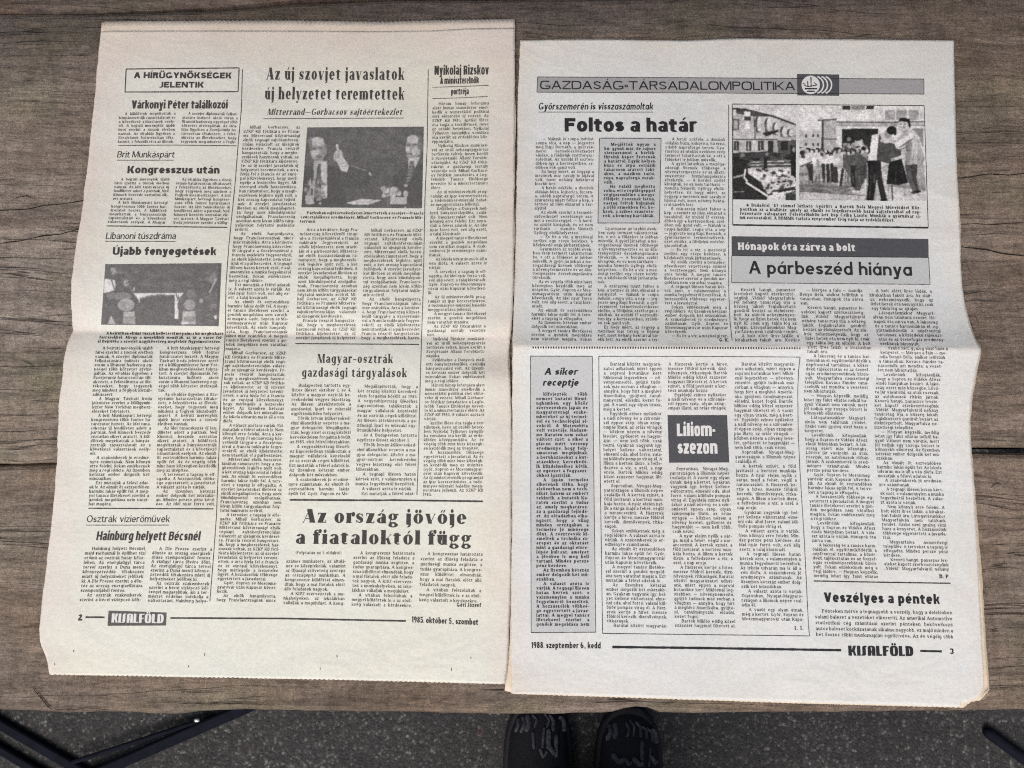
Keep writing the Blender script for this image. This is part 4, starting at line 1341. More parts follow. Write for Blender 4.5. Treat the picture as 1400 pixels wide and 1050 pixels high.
head('R', 'A siker', 743.5, 790, 512.5, 512.5, 9.4, .20, slant=.2, parent=sb, **FUT)
head('R', 'receptje', 741.5, 791, 527.5, 527.5, 9.4, .20, slant=.2, parent=sb, **FUT)
column('R', W_('sik', 0), [(733, 541), (733, 855.5)], [(803.5, 541), (806, 855.5)], 52, 5.9, F_BOLD, parent=sb)
strip('R', [(818.6, 487.2), (960, 487.4), (1093.5, 488.3)], .9)
strip('R', [(1093.8, 488.3), (1091.8, 505), (1090.6, 535), (1091.2, 590), (1093.4, 640), (1099.6, 740), (1105, 850), (1106.5, 869.5)], .9, dz=INK_DZ + 4e-6)
strip('R', [(823.8, 866), (1106.5, 869.5)], .9)
strip('R', [(818.6, 487.2), (819.3, 560), (820.5, 640), (823.8, 866)], .9, dz=INK_DZ + 4e-6)
column('R', W_('lil', 0), [(825, 500), (824.5, 600), (825.5, 660), (827, 760), (829.5, 857)], [(904.5, 500), (905.5, 640), (909.5, 760), (912.5, 858)], 59, 5.8)
column('R', W_('lil', 50), [(913.5, 500), (912.5, 560)], [(995, 500), (992.5, 560)], 11, 5.8, indent0=False)
lb, _ = patch('R', (912.6, 567.5), (994, 567.5), (997, 632.3), (914.8, 632.6), M_BLOCK, 'headline_block', dz=.00008)
head('R', 'Liliom-', 925, 978.5, 596.2, 596.2, 17, .20, name='lettering', m=M_WHITE, parent=lb, X=.58, sq=3.0, seg=28, dz=.00017)
head('R', 'szezon', 926, 981.5, 620.2, 620.2, 17, .20, name='lettering', m=M_WHITE, parent=lb, X=.58, sq=3.0, seg=28, dz=.00017)
column('R', W_('lil', 70), [(915, 643), (919, 720), (922, 840), (922.5, 857)], [(997, 643), (1001, 740), (1005, 840), (1005.5, 858)], 36, 5.8)
column('R', W_('lil', 110), [(1004.5, 500), (1003.5, 600), (1006, 645), (1008, 700), (1013, 800), (1014.5, 848)], [(1087.5, 500), (1084, 552), (1086, 600), (1088.5, 643), (1092, 700), (1096, 790), (1099, 849)], 56, 5.8)
head('R', 'I. I.', 1086, 1099, 861, 861, 5, .2, name='signature', S=.03, seg=12)
strip('R', [(1112.5, 794.3), (1200, 796), (1299.5, 797.5)], 1.5)
head('R', 'Veszélyes a péntek', 1126, 1285.5, 823, 826, 13, .225, X=.545, seg=30, sq=2.15, grow=.8, track=.03)
column('R', W_('pen', 0), [(1113.5, 837.5), (1115.5, 869.5)], [(1302, 840), (1303.5, 873)], 5, 6.3)
head('R', '1988. szeptember 6., kedd', 726, 821.5, 886, 886.5, 8.3, .16, name='date_line', **FUT)
strip('R', [(837, 884.6), (960, 886), (1150, 889)], 3.2)
head('R', 'KISALFÖLD', 1159.5, 1249.5, 896.3, 897, 13.5, .30, ht=.15, name='masthead', track=-.005, logo=True, sq=3.0, seg=32)
strip('R', [(1258, 890), (1287.5, 890.6)], 2.8)
head('R', '3', 1298, 1304.5, 894, 894, 7.5, .22, name='page_number', seg=24)

# ------------------------------------------------------------------ printed photographs


class Pic:
    """draws grey tones on a grid; coordinates are photograph pixels unless an origin and a scale are given"""

    def __init__(s, tl, tr, br, bl, org, sc, res=1.25, tone=1.0):
        tl, tr, br, bl = map(np.array, (tl, tr, br, bl))
        nx, ny = int(np.linalg.norm(tr - tl) * res), int(np.linalg.norm(bl - tl) * res)
        u = np.linspace(0, 1, nx)[None, :, None]; v = np.linspace(0, 1, ny)[:, None, None]
        s.P = (tl * (1 - u) + tr * u) * (1 - v) + (bl * (1 - u) + br * u) * v
        s.x = (s.P[..., 0] - org[0]) * sc; s.y = (s.P[..., 1] - org[1]) * sc
        s.g = np.full((ny, nx), .4)

    def poly(s, pts, val, a=1.0):
        P = np.array(pts, float)
        ins = np.zeros(s.g.shape, bool)
        j = len(P) - 1
        for i in range(len(P)):
            yi, yj = P[i, 1], P[j, 1]
            c = ((yi > s.y) != (yj > s.y)) & (s.x < (P[j, 0] - P[i, 0]) * (s.y - yi) / (yj - yi + 1e-9) + P[i, 0])
            ins ^= c; j = i
        s.g[ins] = s.g[ins] * (1 - a) + val * a

    def ell(s, cx, cy, rx, ry, val, rot=0.0, a=1.0):
        c, d = math.cos(math.radians(rot)), math.sin(math.radians(rot))
        X_, Y_ = s.x - cx, s.y - cy
        m_ = ((X_ * c + Y_ * d) / rx) ** 2 + ((-X_ * d + Y_ * c) / ry) ** 2 < 1
        s.g[m_] = s.g[m_] * (1 - a) + val * a

    def line(s, pts, w, val, a=1.0):
        for (x0, y0), (x1, y1) in zip(pts[:-1], pts[1:]):
            L2 = (x1 - x0) ** 2 + (y1 - y0) ** 2 + 1e-9
            t_ = np.clip(((s.x - x0) * (x1 - x0) + (s.y - y0) * (y1 - y0)) / L2, 0, 1)
            m_ = np.hypot(s.x - x0 - t_ * (x1 - x0), s.y - y0 - t_ * (y1 - y0)) < w / 2
            s.g[m_] = s.g[m_] * (1 - a) + val * a

    def rect(s, x0, y0, x1, y1, val, a=1.0):
        s.poly([(x0, y0), (x1, y0), (x1, y1), (x0, y1)], val, a)

    def blotch(s, x0, y0, x1, y1, n, lo, hi, r, a=.6, flat=.5):
        for _ in range(n):
            s.ell(rng.uniform(x0, x1), rng.uniform(y0, y1), r * rng.uniform(.4, 1.3), r * flat * rng.uniform(.4, 1.3), rng.uniform(lo, hi), rng.uniform(-20, 20), a)

    def man(s, x, y, h, top, leg, hair=.12, face=.6, lx=0, arm=None):
        """small standing figure, feet at (x, y)"""
        w = h * .13
        for o, k in ((-.5, -.6), (.5, .8)):
            s.poly([(x + o * w * .3 - w * .45, y - h * .5), (x + o * w * .3 + w * .45, y - h * .5), (x + k * w + w * .3 + lx, y), (x + k * w - w * .35 + lx, y)], leg)
        s.poly([(x - w, y - h * .82), (x + w, y - h * .82), (x + w * .9, y - h * .46), (x - w * .9, y - h * .46)], top)
        s.ell(x, y - h * .90, w * .62, h * .075, face); s.ell(x, y - h * .935, w * .66, h * .055, hair)
        if arm:
            s.line([(x, y - h * .75), arm], w * .6, top * .85 + .08)

    def done(s, pg, tone_lo, tone_hi, name='press_photo', grain=.05):
        g = .46 + (s.g - .46) * (1.16 if pg == 'R' else 1.08)
        for _ in range(2):
            k = g.copy()
            k[1:-1, 1:-1] = g[1:-1, 1:-1] * .6 + (g[:-2, 1:-1] + g[2:, 1:-1] + g[1:-1, :-2] + g[1:-1, 2:]) * .1
            g = k
        h_, w_ = g.shape
        for cell, amp in ((14, .03), (6, .04), (3, .05)):
            b_ = rng.normal(0, 1, (h_ // cell + 3, w_ // cell + 3))
            yy = np.arange(h_) / cell; xx = np.arange(w_) / cell
            iy = yy.astype(int); ix = xx.astype(int); fy = (yy - iy)[:, None]; fx = (xx - ix)[None, :]
            nn = (b_[iy][:, ix] * (1 - fy) * (1 - fx) + b_[iy + 1][:, ix] * fy * (1 - fx) + b_[iy][:, ix + 1] * (1 - fy) * fx + b_[iy + 1][:, ix + 1] * fy * fx)
            g = g + nn * amp * (.35 + np.minimum(g, .75))
        g = np.clip(g + rng.normal(0, grain, g.shape), 0, 1)
        srgb = tone_lo + g * (tone_hi - tone_lo)
        lin = np.where(srgb <= .04045, srgb / 12.92, ((srgb + .055) / 1.055) ** 2.4)
        ny, nx = g.shape
        i = np.arange(nx * ny).reshape(ny, nx)
        q = np.stack([i[1:, :-1], i[1:, 1:], i[:-1, 1:], i[:-1, :-1]], -1).reshape(-1, 4)
        o_ = put(name, NEWS[pg], s.P[..., 0].ravel(), s.P[..., 1].ravel(), q, M_PIC, HF[pg], .00009, jit=False)
        vattr(o_.data, 'print', (lin.ravel()[:, None] * np.array([[1.0, 1.0, 1.01]])))
        return o_


# two men at a conference table (crop origin 400,160, scale 7.37)
p = Pic((420, 174.3), (579.5, 173.2), (577, 285), (412, 283.5), (400, 160), 7.37)
p.g[:] = .13
p.blotch(100, 100, 1340, 600, 160, .06, .24, 60, .5)
p.blotch(100, 110, 1340, 400, 60, .15, .28, 90, .25, .15)
p.poly([(120, 560), (330, 470), (480, 520), (560, 920), (80, 920)], .06)                  # dark suit, left
p.poly([(215, 440), (350, 440), (348, 820), (205, 820)], .62); p.poly([(255, 470), (292, 470), (300, 830), (212, 830)], .10)
p.poly([(285, 460), (340, 450), (350, 800), (290, 800)], .74); p.poly([(265, 480), (285, 480), (288, 760), (220, 820)], .14)
p.ell(255, 330, 80, 118, .50); p.ell(250, 245, 66, 45, .66); p.ell(180, 270, 20, 70, .30); p.ell(330, 330, 14, 60, .35)
p.ell(215, 322, 24, 11, .22); p.ell(285, 316, 26, 11, .22); p.line([(190, 305), (240, 308)], 9, .3); p.line([(262, 303), (318, 300)], 9, .3)
p.ell(256, 360, 15, 28, .74); p.ell(272, 398, 36, 13, .22); p.ell(272, 384, 34, 6, .45); p.ell(215, 370, 22, 34, .68); p.ell(310, 365, 18, 34, .46); p.ell(262, 430, 48, 14, .42)
p.line([(448, 285), (458, 340)], 24, .72); p.ell(458, 390, 46, 62, .66, 20); p.line([(430, 380), (440, 415)], 7, .25); p.line([(455, 375), (470, 420)], 7, .25)
p.poly([(440, 440), (505, 395), (575, 500), (555, 560), (490, 540)], .74); p.line([(478, 470), (560, 460)], 8, .45)
p.poly([(575, 470), (700, 500), (800, 560), (760, 720), (480, 720), (480, 560), (550, 560)], .08); p.line([(590, 488), (740, 540)], 14, .32); p.ell(780, 572, 10, 22, .68, -25)
p.poly([(1010, 600), (1150, 470), (1330, 480), (1310, 900), (1000, 900)], .07)               # dark suit, right
p.ell(1215, 300, 74, 118, .54); p.ell(1215, 225, 62, 40, .74); p.ell(1285, 290, 24, 95, .30); p.ell(1170, 285, 26, 11, .22); p.ell(1236, 278, 26, 12, .26)
p.ell(1160, 325, 20, 30, .76); p.ell(1180, 372, 34, 9, .30); p.ell(1232, 345, 30, 40, .70); p.ell(1270, 350, 16, 30, .6); p.poly([(1140, 380), (1170, 425), (1250, 420), (1262, 380)], .5)
p.poly([(1170, 420), (1285, 400), (1200, 600), (1160, 600)], .70); p.poly([(1185, 440), (1222, 440), (1235, 540), (1150, 690), (1130, 690)], .18)
for k in range(6): p.line([(1180 - k * 6, 490 + k * 32), (1215 - k * 8, 480 + k * 32)], 7, .55)
p.ell(1140, 690, 20, 14, .55)
p.blotch(120, 620, 320, 880, 40, .2, .75, 22, .8, .8); p.rect(130, 790, 215, 880, .62); p.line([(180, 630), (178, 760)], 14, .6); p.line([(205, 640), (215, 780)], 10, .6)
p.poly([(535, 865), (700, 825), (890, 838), (760, 885), (600, 880)], .78); p.line([(640, 868), (820, 846)], 5, .5)
p.blotch(910, 720, 1080, 800, 34, .35, .85, 24, .85, .9); p.rect(985, 805, 1150, 880, .66); p.ell(1140, 775, 26, 34, .62); p.rect(950, 800, 985, 900, .2)
p.ell(1135, 910, 12, 8, .7)
p.done('L', .33, .86)

# street scene with dark cars and white tents (crop origin 130,350, scale 7.78)
p = Pic((144, 361.3), (303, 359.8), (299, 446), (138.2, 444), (130, 350), 7.78)
p.g[:] = .12
p.blotch(120, 100, 1330, 400, 150, .08, .27, 45, .45)
p.poly([(100, 240), (215, 260), (215, 360), (90, 400)], .86); p.ell(190, 160, 34, 40, .5); p.ell(150, 190, 30, 50, .14); p.line([(175, 250), (205, 350)], 14, .2)
p.line([(220, 175), (330, 180)], 10, .3); p.ell(330, 290, 30, 34, .5); p.ell(345, 290, 12, 12, .12); p.line([(350, 300), (395, 370)], 12, .38); p.ell(415, 350, 8, 22, .7)
p.rect(410, 392, 1000, 412, .8)
p.poly([(410, 400), (600, 400), (585, 430), (480, 445), (470, 520)], .86); p.poly([(670, 398), (880, 392), (880, 420), (760, 408)], .86)
p.poly([(480, 460), (560, 420), (700, 405), (820, 420), (850, 470), (850, 720), (470, 720)], .13); p.line([(490, 455), (580, 425), (700, 415), (800, 425)], 9, .38)
p.rect(848, 420, 886, 665, .88); p.poly([(880, 392), (970, 392), (905, 470)], .84); p.line([(862, 400), (880, 470)], 14, .15)
p.ell(270, 530, 205, 170, .11); p.ell(290, 430, 100, 40, .34); p.ell(190, 420, 70, 30, .28); p.rect(70, 540, 470, 730, .11)
p.ell(330, 520, 88, 66, .50); p.blotch(270, 470, 400, 570, 16, .35, .66, 20, .7); p.poly([(305, 590), (420, 590), (428, 725), (300, 725)], .60); p.rect(305, 640, 425, 725, .44)
p.poly([(175, 635), (130, 725), (220, 725)], .60); p.line([(150, 460), (240, 420)], 10, .3)
p.ell(1000, 530, 120, 150, .15); p.rect(890, 560, 1110, 730, .15); p.ell(1005, 520, 60, 58, .42); p.poly([(935, 590), (1065, 585), (1075, 725), (925, 730)], .58); p.rect(940, 640, 1070, 700, .42)
p.ell(955, 715, 42, 14, .8); p.ell(1020, 400, 50, 46, .25); p.ell(1130, 480, 22, 26, .5); p.ell(1255, 240, 40, 60, .30); p.line([(1285, 250), (1220, 390)], 13, .62)
p.ell(1290, 650, 24, 24, .8); p.ell(1260, 530, 40, 24, .3)
p.blotch(1080, 400, 1320, 720, 34, .08, .3, 30, .5)
p.line([(1325, 80), (1300, 740)], 16, .05)
p.done('L', .36, .87)

# flooded square and arcaded palace (crop origin 990,130, scale 6.56)
p = Pic((1001.8, 143.2), (1088.3, 143.8), (1088, 274), (1002, 272.6), (990, 130), 6.56)
p.g[:] = .80
p.poly([(75, 120), (180, 128), (420, 185), (645, 260), (645, 360), (480, 400), (75, 400)], .72)
p.line([(75, 122), (200, 132), (330, 165), (430, 188), (640, 265)], 16, .16); p.poly([(75, 125), (300, 155), (400, 190), (260, 190), (75, 160)], .26)
p.rect(180, 150, 235, 190, .9); p.rect(80, 130, 105, 180, .85); p.rect(180, 190, 240, 230, .25); p.rect(190, 235, 230, 300, .88); p.rect(80, 215, 135, 315, .30); p.rect(88, 225, 125, 305, .68)
for k, (x, y, h_) in enumerate([(300, 215, 110), (385, 230, 95), (455, 265, 85), (525, 300, 75), (585, 320, 50)]):
    p.ell(x, y + h_ * .35, 24, h_ * .6, .30); p.rect(x - 30 + 10, y + h_ * .4, x + 22, y + h_ * 1.1, .36); p.ell(x + 16, y + h_ * .4, 20, h_ * .62, .84)
p.line([(268, 180), (282, 510)], 8, .22); p.poly([(340, 340), (480, 312), (490, 328), (375, 372)], .16)
p.line([(75, 398), (480, 400), (640, 365)], 9, .25); p.poly([(480, 390), (645, 368), (645, 400), (480, 410)], .65)
p.rect(75, 405, 480, 520, .74); p.rect(480, 405, 645, 540, .28)
for x in (85, 195, 305): p.rect(x, 412, x + 50, 498, .22); p.rect(x + 20, 425, x + 26, 495, .7)
p.rect(395, 412, 440, 520, .14); p.rect(440, 410, 475, 520, .62); p.rect(510, 420, 575, 500, .12)
p.poly([(75, 520), (400, 505), (645, 540), (645, 945), (75, 945)], .20)
p.blotch(90, 520, 640, 600, 40, .06, .3, 40, .7, .3)
for k in range(10): p.line([(210 + rng.uniform(0, 60), 590 + k * 13), (600, 575 + k * 15)], 8, .85 if k % 2 else .35, .9)
p.poly([(210, 660), (590, 655), (645, 780), (645, 880), (400, 900), (330, 780), (220, 720)], .78)
p.blotch(230, 670, 640, 900, 60, .08, .3, 26, .85, .45); p.blotch(230, 670, 640, 900, 40, .8, .95, 22, .85, .5)
p.rect(355, 560, 388, 660, .10); p.ell(385, 530, 14, 16, .5); p.poly([(590, 450), (645, 460), (645, 740), (600, 720)], .10); p.ell(625, 490, 14, 24, .5)
p.poly([(75, 560), (200, 590), (210, 700), (300, 760), (420, 945), (75, 945)], .13); p.ell(165, 540, 22, 18, .45); p.line([(190, 670), (180, 740), (205, 770)], 14, .9)
p.line([(200, 785), (420, 925)], 17, .88); p.poly([(390, 900), (550, 890), (550, 945), (380, 945)], .8); p.poly([(550, 885), (645, 920), (645, 945), (550, 945)], .2)
p.poly([(470, 850), (640, 820), (645, 850), (500, 872)], .14); p.line([(80, 740), (170, 720)], 18, .6); p.line([(90, 870), (180, 865)], 8, .5)
p.line([(78, 130), (78, 940)], 7, .2)
p.done('R', .12, .92)

# people passing things hand to hand (crop origin 1080,100, scale 4.775)
p = Pic((1092.3, 144.4), (1263.3, 145.4), (1266.5, 275.2), (1092.3, 274), (1080, 100), 4.775)
p.g[:] = .84
p.rect(330, 205, 890, 330, .82); p.rect(342, 205, 392, 240, .16); p.rect(402, 205, 490, 240, .52); p.rect(498, 205, 548, 236, .16)
for x in (620, 695, 775): p.rect(x, 240, x + 66, 305, .62)
p.line([(300, 318), (420, 322), (880, 318)], 8, .30); p.rect(300, 325, 890, 345, .66); p.line([(310, 345), (880, 345)], 4, .5)
p.rect(60, 380, 215, 500, .76)
for y in (410, 465):
    for x in (100, 145, 178): p.rect(x, y - 10, x + 11, y + 10, .25)
p.rect(215, 305, 300, 520, .66); p.line([(185, 308), (300, 302)], 10, .32); p.line([(212, 310), (212, 530)], 12, .20); p.line([(215, 430), (305, 430)], 10, .30)
p.rect(306, 366, 342, 505, .86); p.rect(340, 364, 574, 520, .13)
p.rect(800, 360, 870, 480, .5)
p.poly([(60, 700), (885, 720), (890, 835), (60, 830)], .52); p.rect(60, 600, 880, 730, .62)
p.blotch(70, 710, 520, 780, 40, .25, .5, 40, .5, .25); p.poly([(65, 775), (500, 800), (480, 830), (65, 825)], .72); p.blotch(70, 640, 200, 720, 18, .3, .6, 20, .6)
p.rect(560, 620, 640, 830, .70); p.poly([(650, 740), (890, 770), (890, 835), (640, 835)], .74); p.rect(440, 690, 500, 800, .7)
p.poly([(60, 480), (200, 500), (200, 520), (60, 510)], .35)
# the far crowd
p.blotch(70, 500, 190, 600, 26, .55, .92, 24, .9, 1.0); p.ell(80, 520, 18, 16, .15); p.ell(135, 505, 18, 16, .55); p.ell(85, 545, 14, 12, .2)
p.poly([(100, 590), (150, 590), (150, 700), (130, 705), (115, 630)], .20); p.line([(70, 610), (140, 580)], 10, .3)
p.poly([(185, 545), (280, 545), (285, 590), (190, 600)], .86); p.ell(215, 525, 20, 20, .2); p.ell(265, 525, 18, 18, .2); p.blotch(200, 510, 280, 560, 14, .6, .9, 12, .9)
for x in (205, 235, 262): p.poly([(x, 590), (x + 22, 590), (x + 24, 710), (x + 8, 715)], .15)
p.ell(310, 505, 30, 22, .12); p.poly([(278, 540), (335, 515), (345, 600), (300, 615)], .74); p.ell(320, 520, 16, 14, .62); p.poly([(275, 610), (310, 610), (308, 715), (285, 715)], .18)
p.poly([(310, 625), (365, 620), (335, 735), (310, 735)], .78); p.line([(340, 520), (480, 500)], 18, .74); p.line([(345, 630), (330, 735)], 18, .2)
p.blotch(350, 430, 470, 510, 30, .12, .85, 15, .9, 1.0); p.ell(445, 455, 24, 22, .72); p.ell(440, 430, 26, 12, .12)
p.poly([(345, 530), (470, 495), (520, 500), (500, 600), (500, 690), (400, 690), (345, 610)], .30); p.poly([(420, 500), (500, 470), (520, 520), (500, 560)], .55); p.line([(400, 525), (480, 480)], 20, .72)
p.poly([(395, 600), (440, 600), (425, 750), (400, 750)], .12); p.poly([(430, 610), (495, 600), (490, 690), (450, 780), (425, 780)], .22); p.ell(430, 775, 26, 10, .8); p.ell(400, 750, 18, 8, .8)
# two men in front carrying a board
p.poly([(535, 405), (585, 395), (570, 565), (512, 570)], .88); p.poly([(580, 400), (640, 385), (700, 450), (730, 500), (720, 560), (640, 590), (565, 568)], .26); p.poly([(580, 395), (650, 385), (690, 440), (620, 460)], .70)
p.ell(640, 398, 24, 28, .52); p.ell(664, 374, 33, 27, .07); p.ell(686, 388, 10, 20, .10); p.line([(600, 440), (720, 465)], 22, .74); p.line([(640, 458), (720, 474)], 7, .22)
p.ell(738, 340, 36, 44, .72); p.ell(748, 305, 36, 13, .08, 8); p.ell(778, 330, 8, 26, .10, -10); p.ell(718, 312, 10, 7, .16); p.line([(722, 350), (748, 352)], 6, .25); p.ell(724, 332, 6, 4, .2); p.ell(750, 332, 6, 4, .25); p.ell(733, 342, 6, 10, .88); p.poly([(735, 378), (775, 365), (770, 390), (745, 395)], .55)
p.poly([(745, 388), (800, 365), (850, 420), (880, 560), (862, 598), (750, 600), (722, 500), (690, 490), (690, 445)], .70); p.poly([(760, 398), (800, 460), (782, 590), (750, 600)], .52); p.poly([(830, 420), (880, 560), (862, 598), (835, 590)], .60)
p.line([(700, 468), (795, 405)], 30, .82); p.line([(715, 486), (800, 430)], 7, .38); p.line([(780, 470), (722, 502)], 5, .32); p.line([(800, 600), (812, 500)], 5, .48)
p.poly([(645, 590), (725, 545), (745, 620), (770, 715), (715, 730), (630, 725)], .07); p.poly([(660, 560), (730, 535), (725, 560), (665, 575)], .76); p.ell(668, 566, 12, 8, .6)
p.line([(690, 600), (690, 725)], 6, .18); p.line([(725, 610), (745, 715)], 5, .17)
p.poly([(755, 600), (832, 595), (826, 690), (845, 775), (815, 780), (792, 690)], .22); p.poly([(750, 605), (790, 600), (800, 700), (830, 770), (800, 775), (765, 690)], .30); p.line([(792, 610), (806, 700)], 4, .14)
p.line([(665, 730), (668, 830)], 9, .28); p.line([(745, 725), (750, 800)], 6, .5); p.ell(832, 774, 24, 9, .08); p.ell(808, 780, 18, 7, .15)
p.poly([(505, 572), (590, 572), (570, 660), (545, 825), (500, 825), (512, 700)], .08); p.poly([(540, 575), (592, 575), (600, 680), (635, 830), (595, 832), (565, 690)], .11)
p.line([(535, 600), (520, 820)], 5, .2); p.ell(522, 826, 24, 8, .05); p.ell(612, 830, 26, 8, .05)
for x_ in range(120, 560, 24): p.line([(x_ + rng.uniform(-6, 6), 640 + rng.uniform(-30, 40)), (x_ + rng.uniform(-8, 8), 715)], rng.uniform(6, 14), rng.uniform(.08, .35), .75)
for x_ in range(120, 520, 30): p.ell(x_, 500 + rng.uniform(-14, 18), 14, 13, rng.uniform(.05, .25)); p.ell(x_ - 6, 512 + rng.uniform(-8, 12), 9, 10, rng.uniform(.6, .9))
p.line([(60, 770), (500, 800)], 6, .28, .7); p.line([(60, 735), (480, 752)], 8, .35, .6)
p.done('R', .12, .92)

# ------------------------------------------------------------------ what lies on the ground
M_STEEL = plain('dark_navy_paint', (.0045, .0055, .011), .85, .12, .4, 60)
M_SHOE = plain('black_shoe_fabric', (.006, .0065, .009), .8, .2, .4, 300, bmp=.0008)
M_SOLE = plain('black_rubber', (.005, .005, .007), .7, .3, .3, 120)
M_REFL = plain('grey_shoe_overlay', (.030, .032, .040), .6, .3, .8, 180)
M_LACE = plain('dark_lace', (.03, .032, .038), .8, .2, .3, 400)
M_CLOTH = plain('black_trouser_cloth', (.008, .008, .010), .9, .2, .3, 250, bmp=.001)
M_BOLT = plain('bright_bolt', (.7, .7, .68), .3, .5, .1, 100, metal=.6)


def tubeco(path, r, n=12, caps=True, flat=1.0):
    """round bar along a path; ends rounded"""
    P = np.array(path, float)
    if caps:
        d0 = (P[0] - P[1]) / np.linalg.norm(P[0] - P[1]); d1 = (P[-1] - P[-2]) / np.linalg.norm(P[-1] - P[-2])
        r0 = np.array([r] * len(P))
        P = np.concatenate([[P[0] + d0 * r, P[0] + d0 * r * .7], P, [P[-1] + d1 * r * .7, P[-1] + d1 * r]])
        rr = np.concatenate([[r * .08, r * .7], r0, [r * .7, r * .08]])
    else:
        rr = np.full(len(P), r)
    T_ = np.gradient(P, axis=0); T_ /= np.linalg.norm(T_, axis=1)[:, None]
    up = np.array([0, 0, 1.0])
    S_ = np.cross(T_, up); S_ /= np.linalg.norm(S_, axis=1)[:, None] + 1e-9
    U_ = np.cross(S_, T_)
    a = np.linspace(0, 2 * math.pi, n, endpoint=False)
    co = (P[:, None, :] + rr[:, None, None] * (np.cos(a)[None, :, None] * S_[:, None, :] + flat * np.sin(a)[None, :, None] * U_[:, None, :])).reshape(-1, 3)
    q = []
    for k in range(len(P) - 1):
        for j in range(n):
            j2 = (j + 1) % n
            q.append((k * n + j, k * n + j2, (k + 1) * n + j2, (k + 1) * n + j))
    return co, np.array(q)


def barco(p0, p1, w, h, z0):
    """flat steel bar lying from p0 to p1"""
    p0 = np.array(p0); p1 = np.array(p1)
    d = (p1 - p0) / np.linalg.norm(p1 - p0); s_ = np.array([-d[1], d[0]]) * w / 2
    b_ = min(w, h) * .15
    ring = [(-1, 0), (1, 0), (1, h - b_), (1 - 2 * b_ / w, h), (-1 + 2 * b_ / w, h), (-1, h - b_)]
    co = []
    for p_ in (p0, p1):
        for a, z in ring: co.append((p_[0] + s_[0] * a, p_[1] + s_[1] * a, z0 + z))
    q = [(k, (k + 1) % 6, 6 + (k + 1) % 6, 6 + k) for k in range(6)] + [(0, 5, 2, 1), (5, 4, 3, 2), (6, 7, 8, 11), (11, 8, 9, 10)]
    return co, q


def gp(px, py, z=0.0):
    x, y = unproj(np.array([px]), np.array([py]), z)
    return float(x[0]), float(y[0])


c0 = gp(118, 1052)
fr = thing('folding_stand', 'dark navy folding stand of crossing metal bars on the asphalt at the left', 'stand', (c0[0], c0[1], 0))
for a, b_, w, h, z0 in [((-40, 962), (175, 1086), .014, .012, 0.0), ((-60, 984), (150, 1108), .012, .012, 0.0),
                        ((380, 946), (60, 1086), .016, .014, .0122)]:
    v, f = barco(gp(*a), gp(*b_), w, h, z0)
    link('bar', quadmesh('bar', local(fr, v), f, M_STEEL), fr)
rodz = .020
P0, P1 = gp(272, 986, rodz), gp(100, 1042, rodz)
v, f = tubeco([(P0[0], P0[1], rodz), (P1[0], P1[1], rodz)], .0035, 10)
link('rod', quadmesh('rod', local(fr, v), f, M_STEEL, True), fr)
P0 = gp(269, 985, .024)
v, f = tubeco([(P0[0] - .0015, P0[1], .0235), (P0[0] + .0015, P0[1], .0235)], .0028, 10)
link('bolt', quadmesh('bolt', local(fr, v), f, M_BOLT, True), fr)
v, f = barco(gp(283, 985), gp(296, 980.5), .012, .0235, .0)
link('bracket', quadmesh('bracket', local(fr, v), f, M_STEEL), fr)

P0, P1 = gp(1353, 1003, .01), gp(1475, 1092, .01)
rod = link('metal_rod', quadmesh('metal_rod', *[np.array(a) for a in tubeco([(0, 0, .0085), ((P1[0] - P0[0]) * .5, (P1[1] - P0[1]) * .5, .0085), (P1[0] - P0[0], P1[1] - P0[1], .0085)], .0085, 14)], M_STEEL, True),
           label='black round-ended metal rod lying on the asphalt at the lower right', category='metal rod')
rod.location = (P0[0], P0[1], 0)

# the person who stands at the table: only the toes of the shoes show
pc = gp(790, 1180)
person = thing('person', 'person in black trousers and black sneakers with grey trim standing at the table edge', 'person', (pc[0], pc[1], 0))


def loft(secs, close=True):
    """secs: list of rings (k x 3) from front to back"""
    S_ = np.array(secs)
    k = S_.shape[1]
    co = S_.reshape(-1, 3)
    q = []
    for a in range(len(S_) - 1):
        for j in range(k):
            j2 = (j + 1) % k
            q.append((a * k + j, (a + 1) * k + j, (a + 1) * k + j2, a * k + j2))
    half = k // 2
    for a in (0, len(S_) - 1):
        for j in range(half - 1):
            e_ = (a * k + j, a * k + j + 1, a * k + k - 2 - j, a * k + k - 1 - j)
            q.append(e_ if a == 0 else e_[::-1])
    return co, np.array(q)


def shoe_profile(t_):
    """half width and instep height along the shoe, t 0 toe .. 1 heel"""
    hw = np.interp(t_, [0, .03, .08, .16, .3, .42, .6, .8, .94, 1], [.006, .024, .036, .044, .0475, .045, .037, .034, .031, .016])
    ht = np.interp(t_, [0, .05, .12, .22, .35, .5, .62, .8, 1], [.026, .042, .052, .060, .072, .092, .108, .110, .100])
    return hw, ht


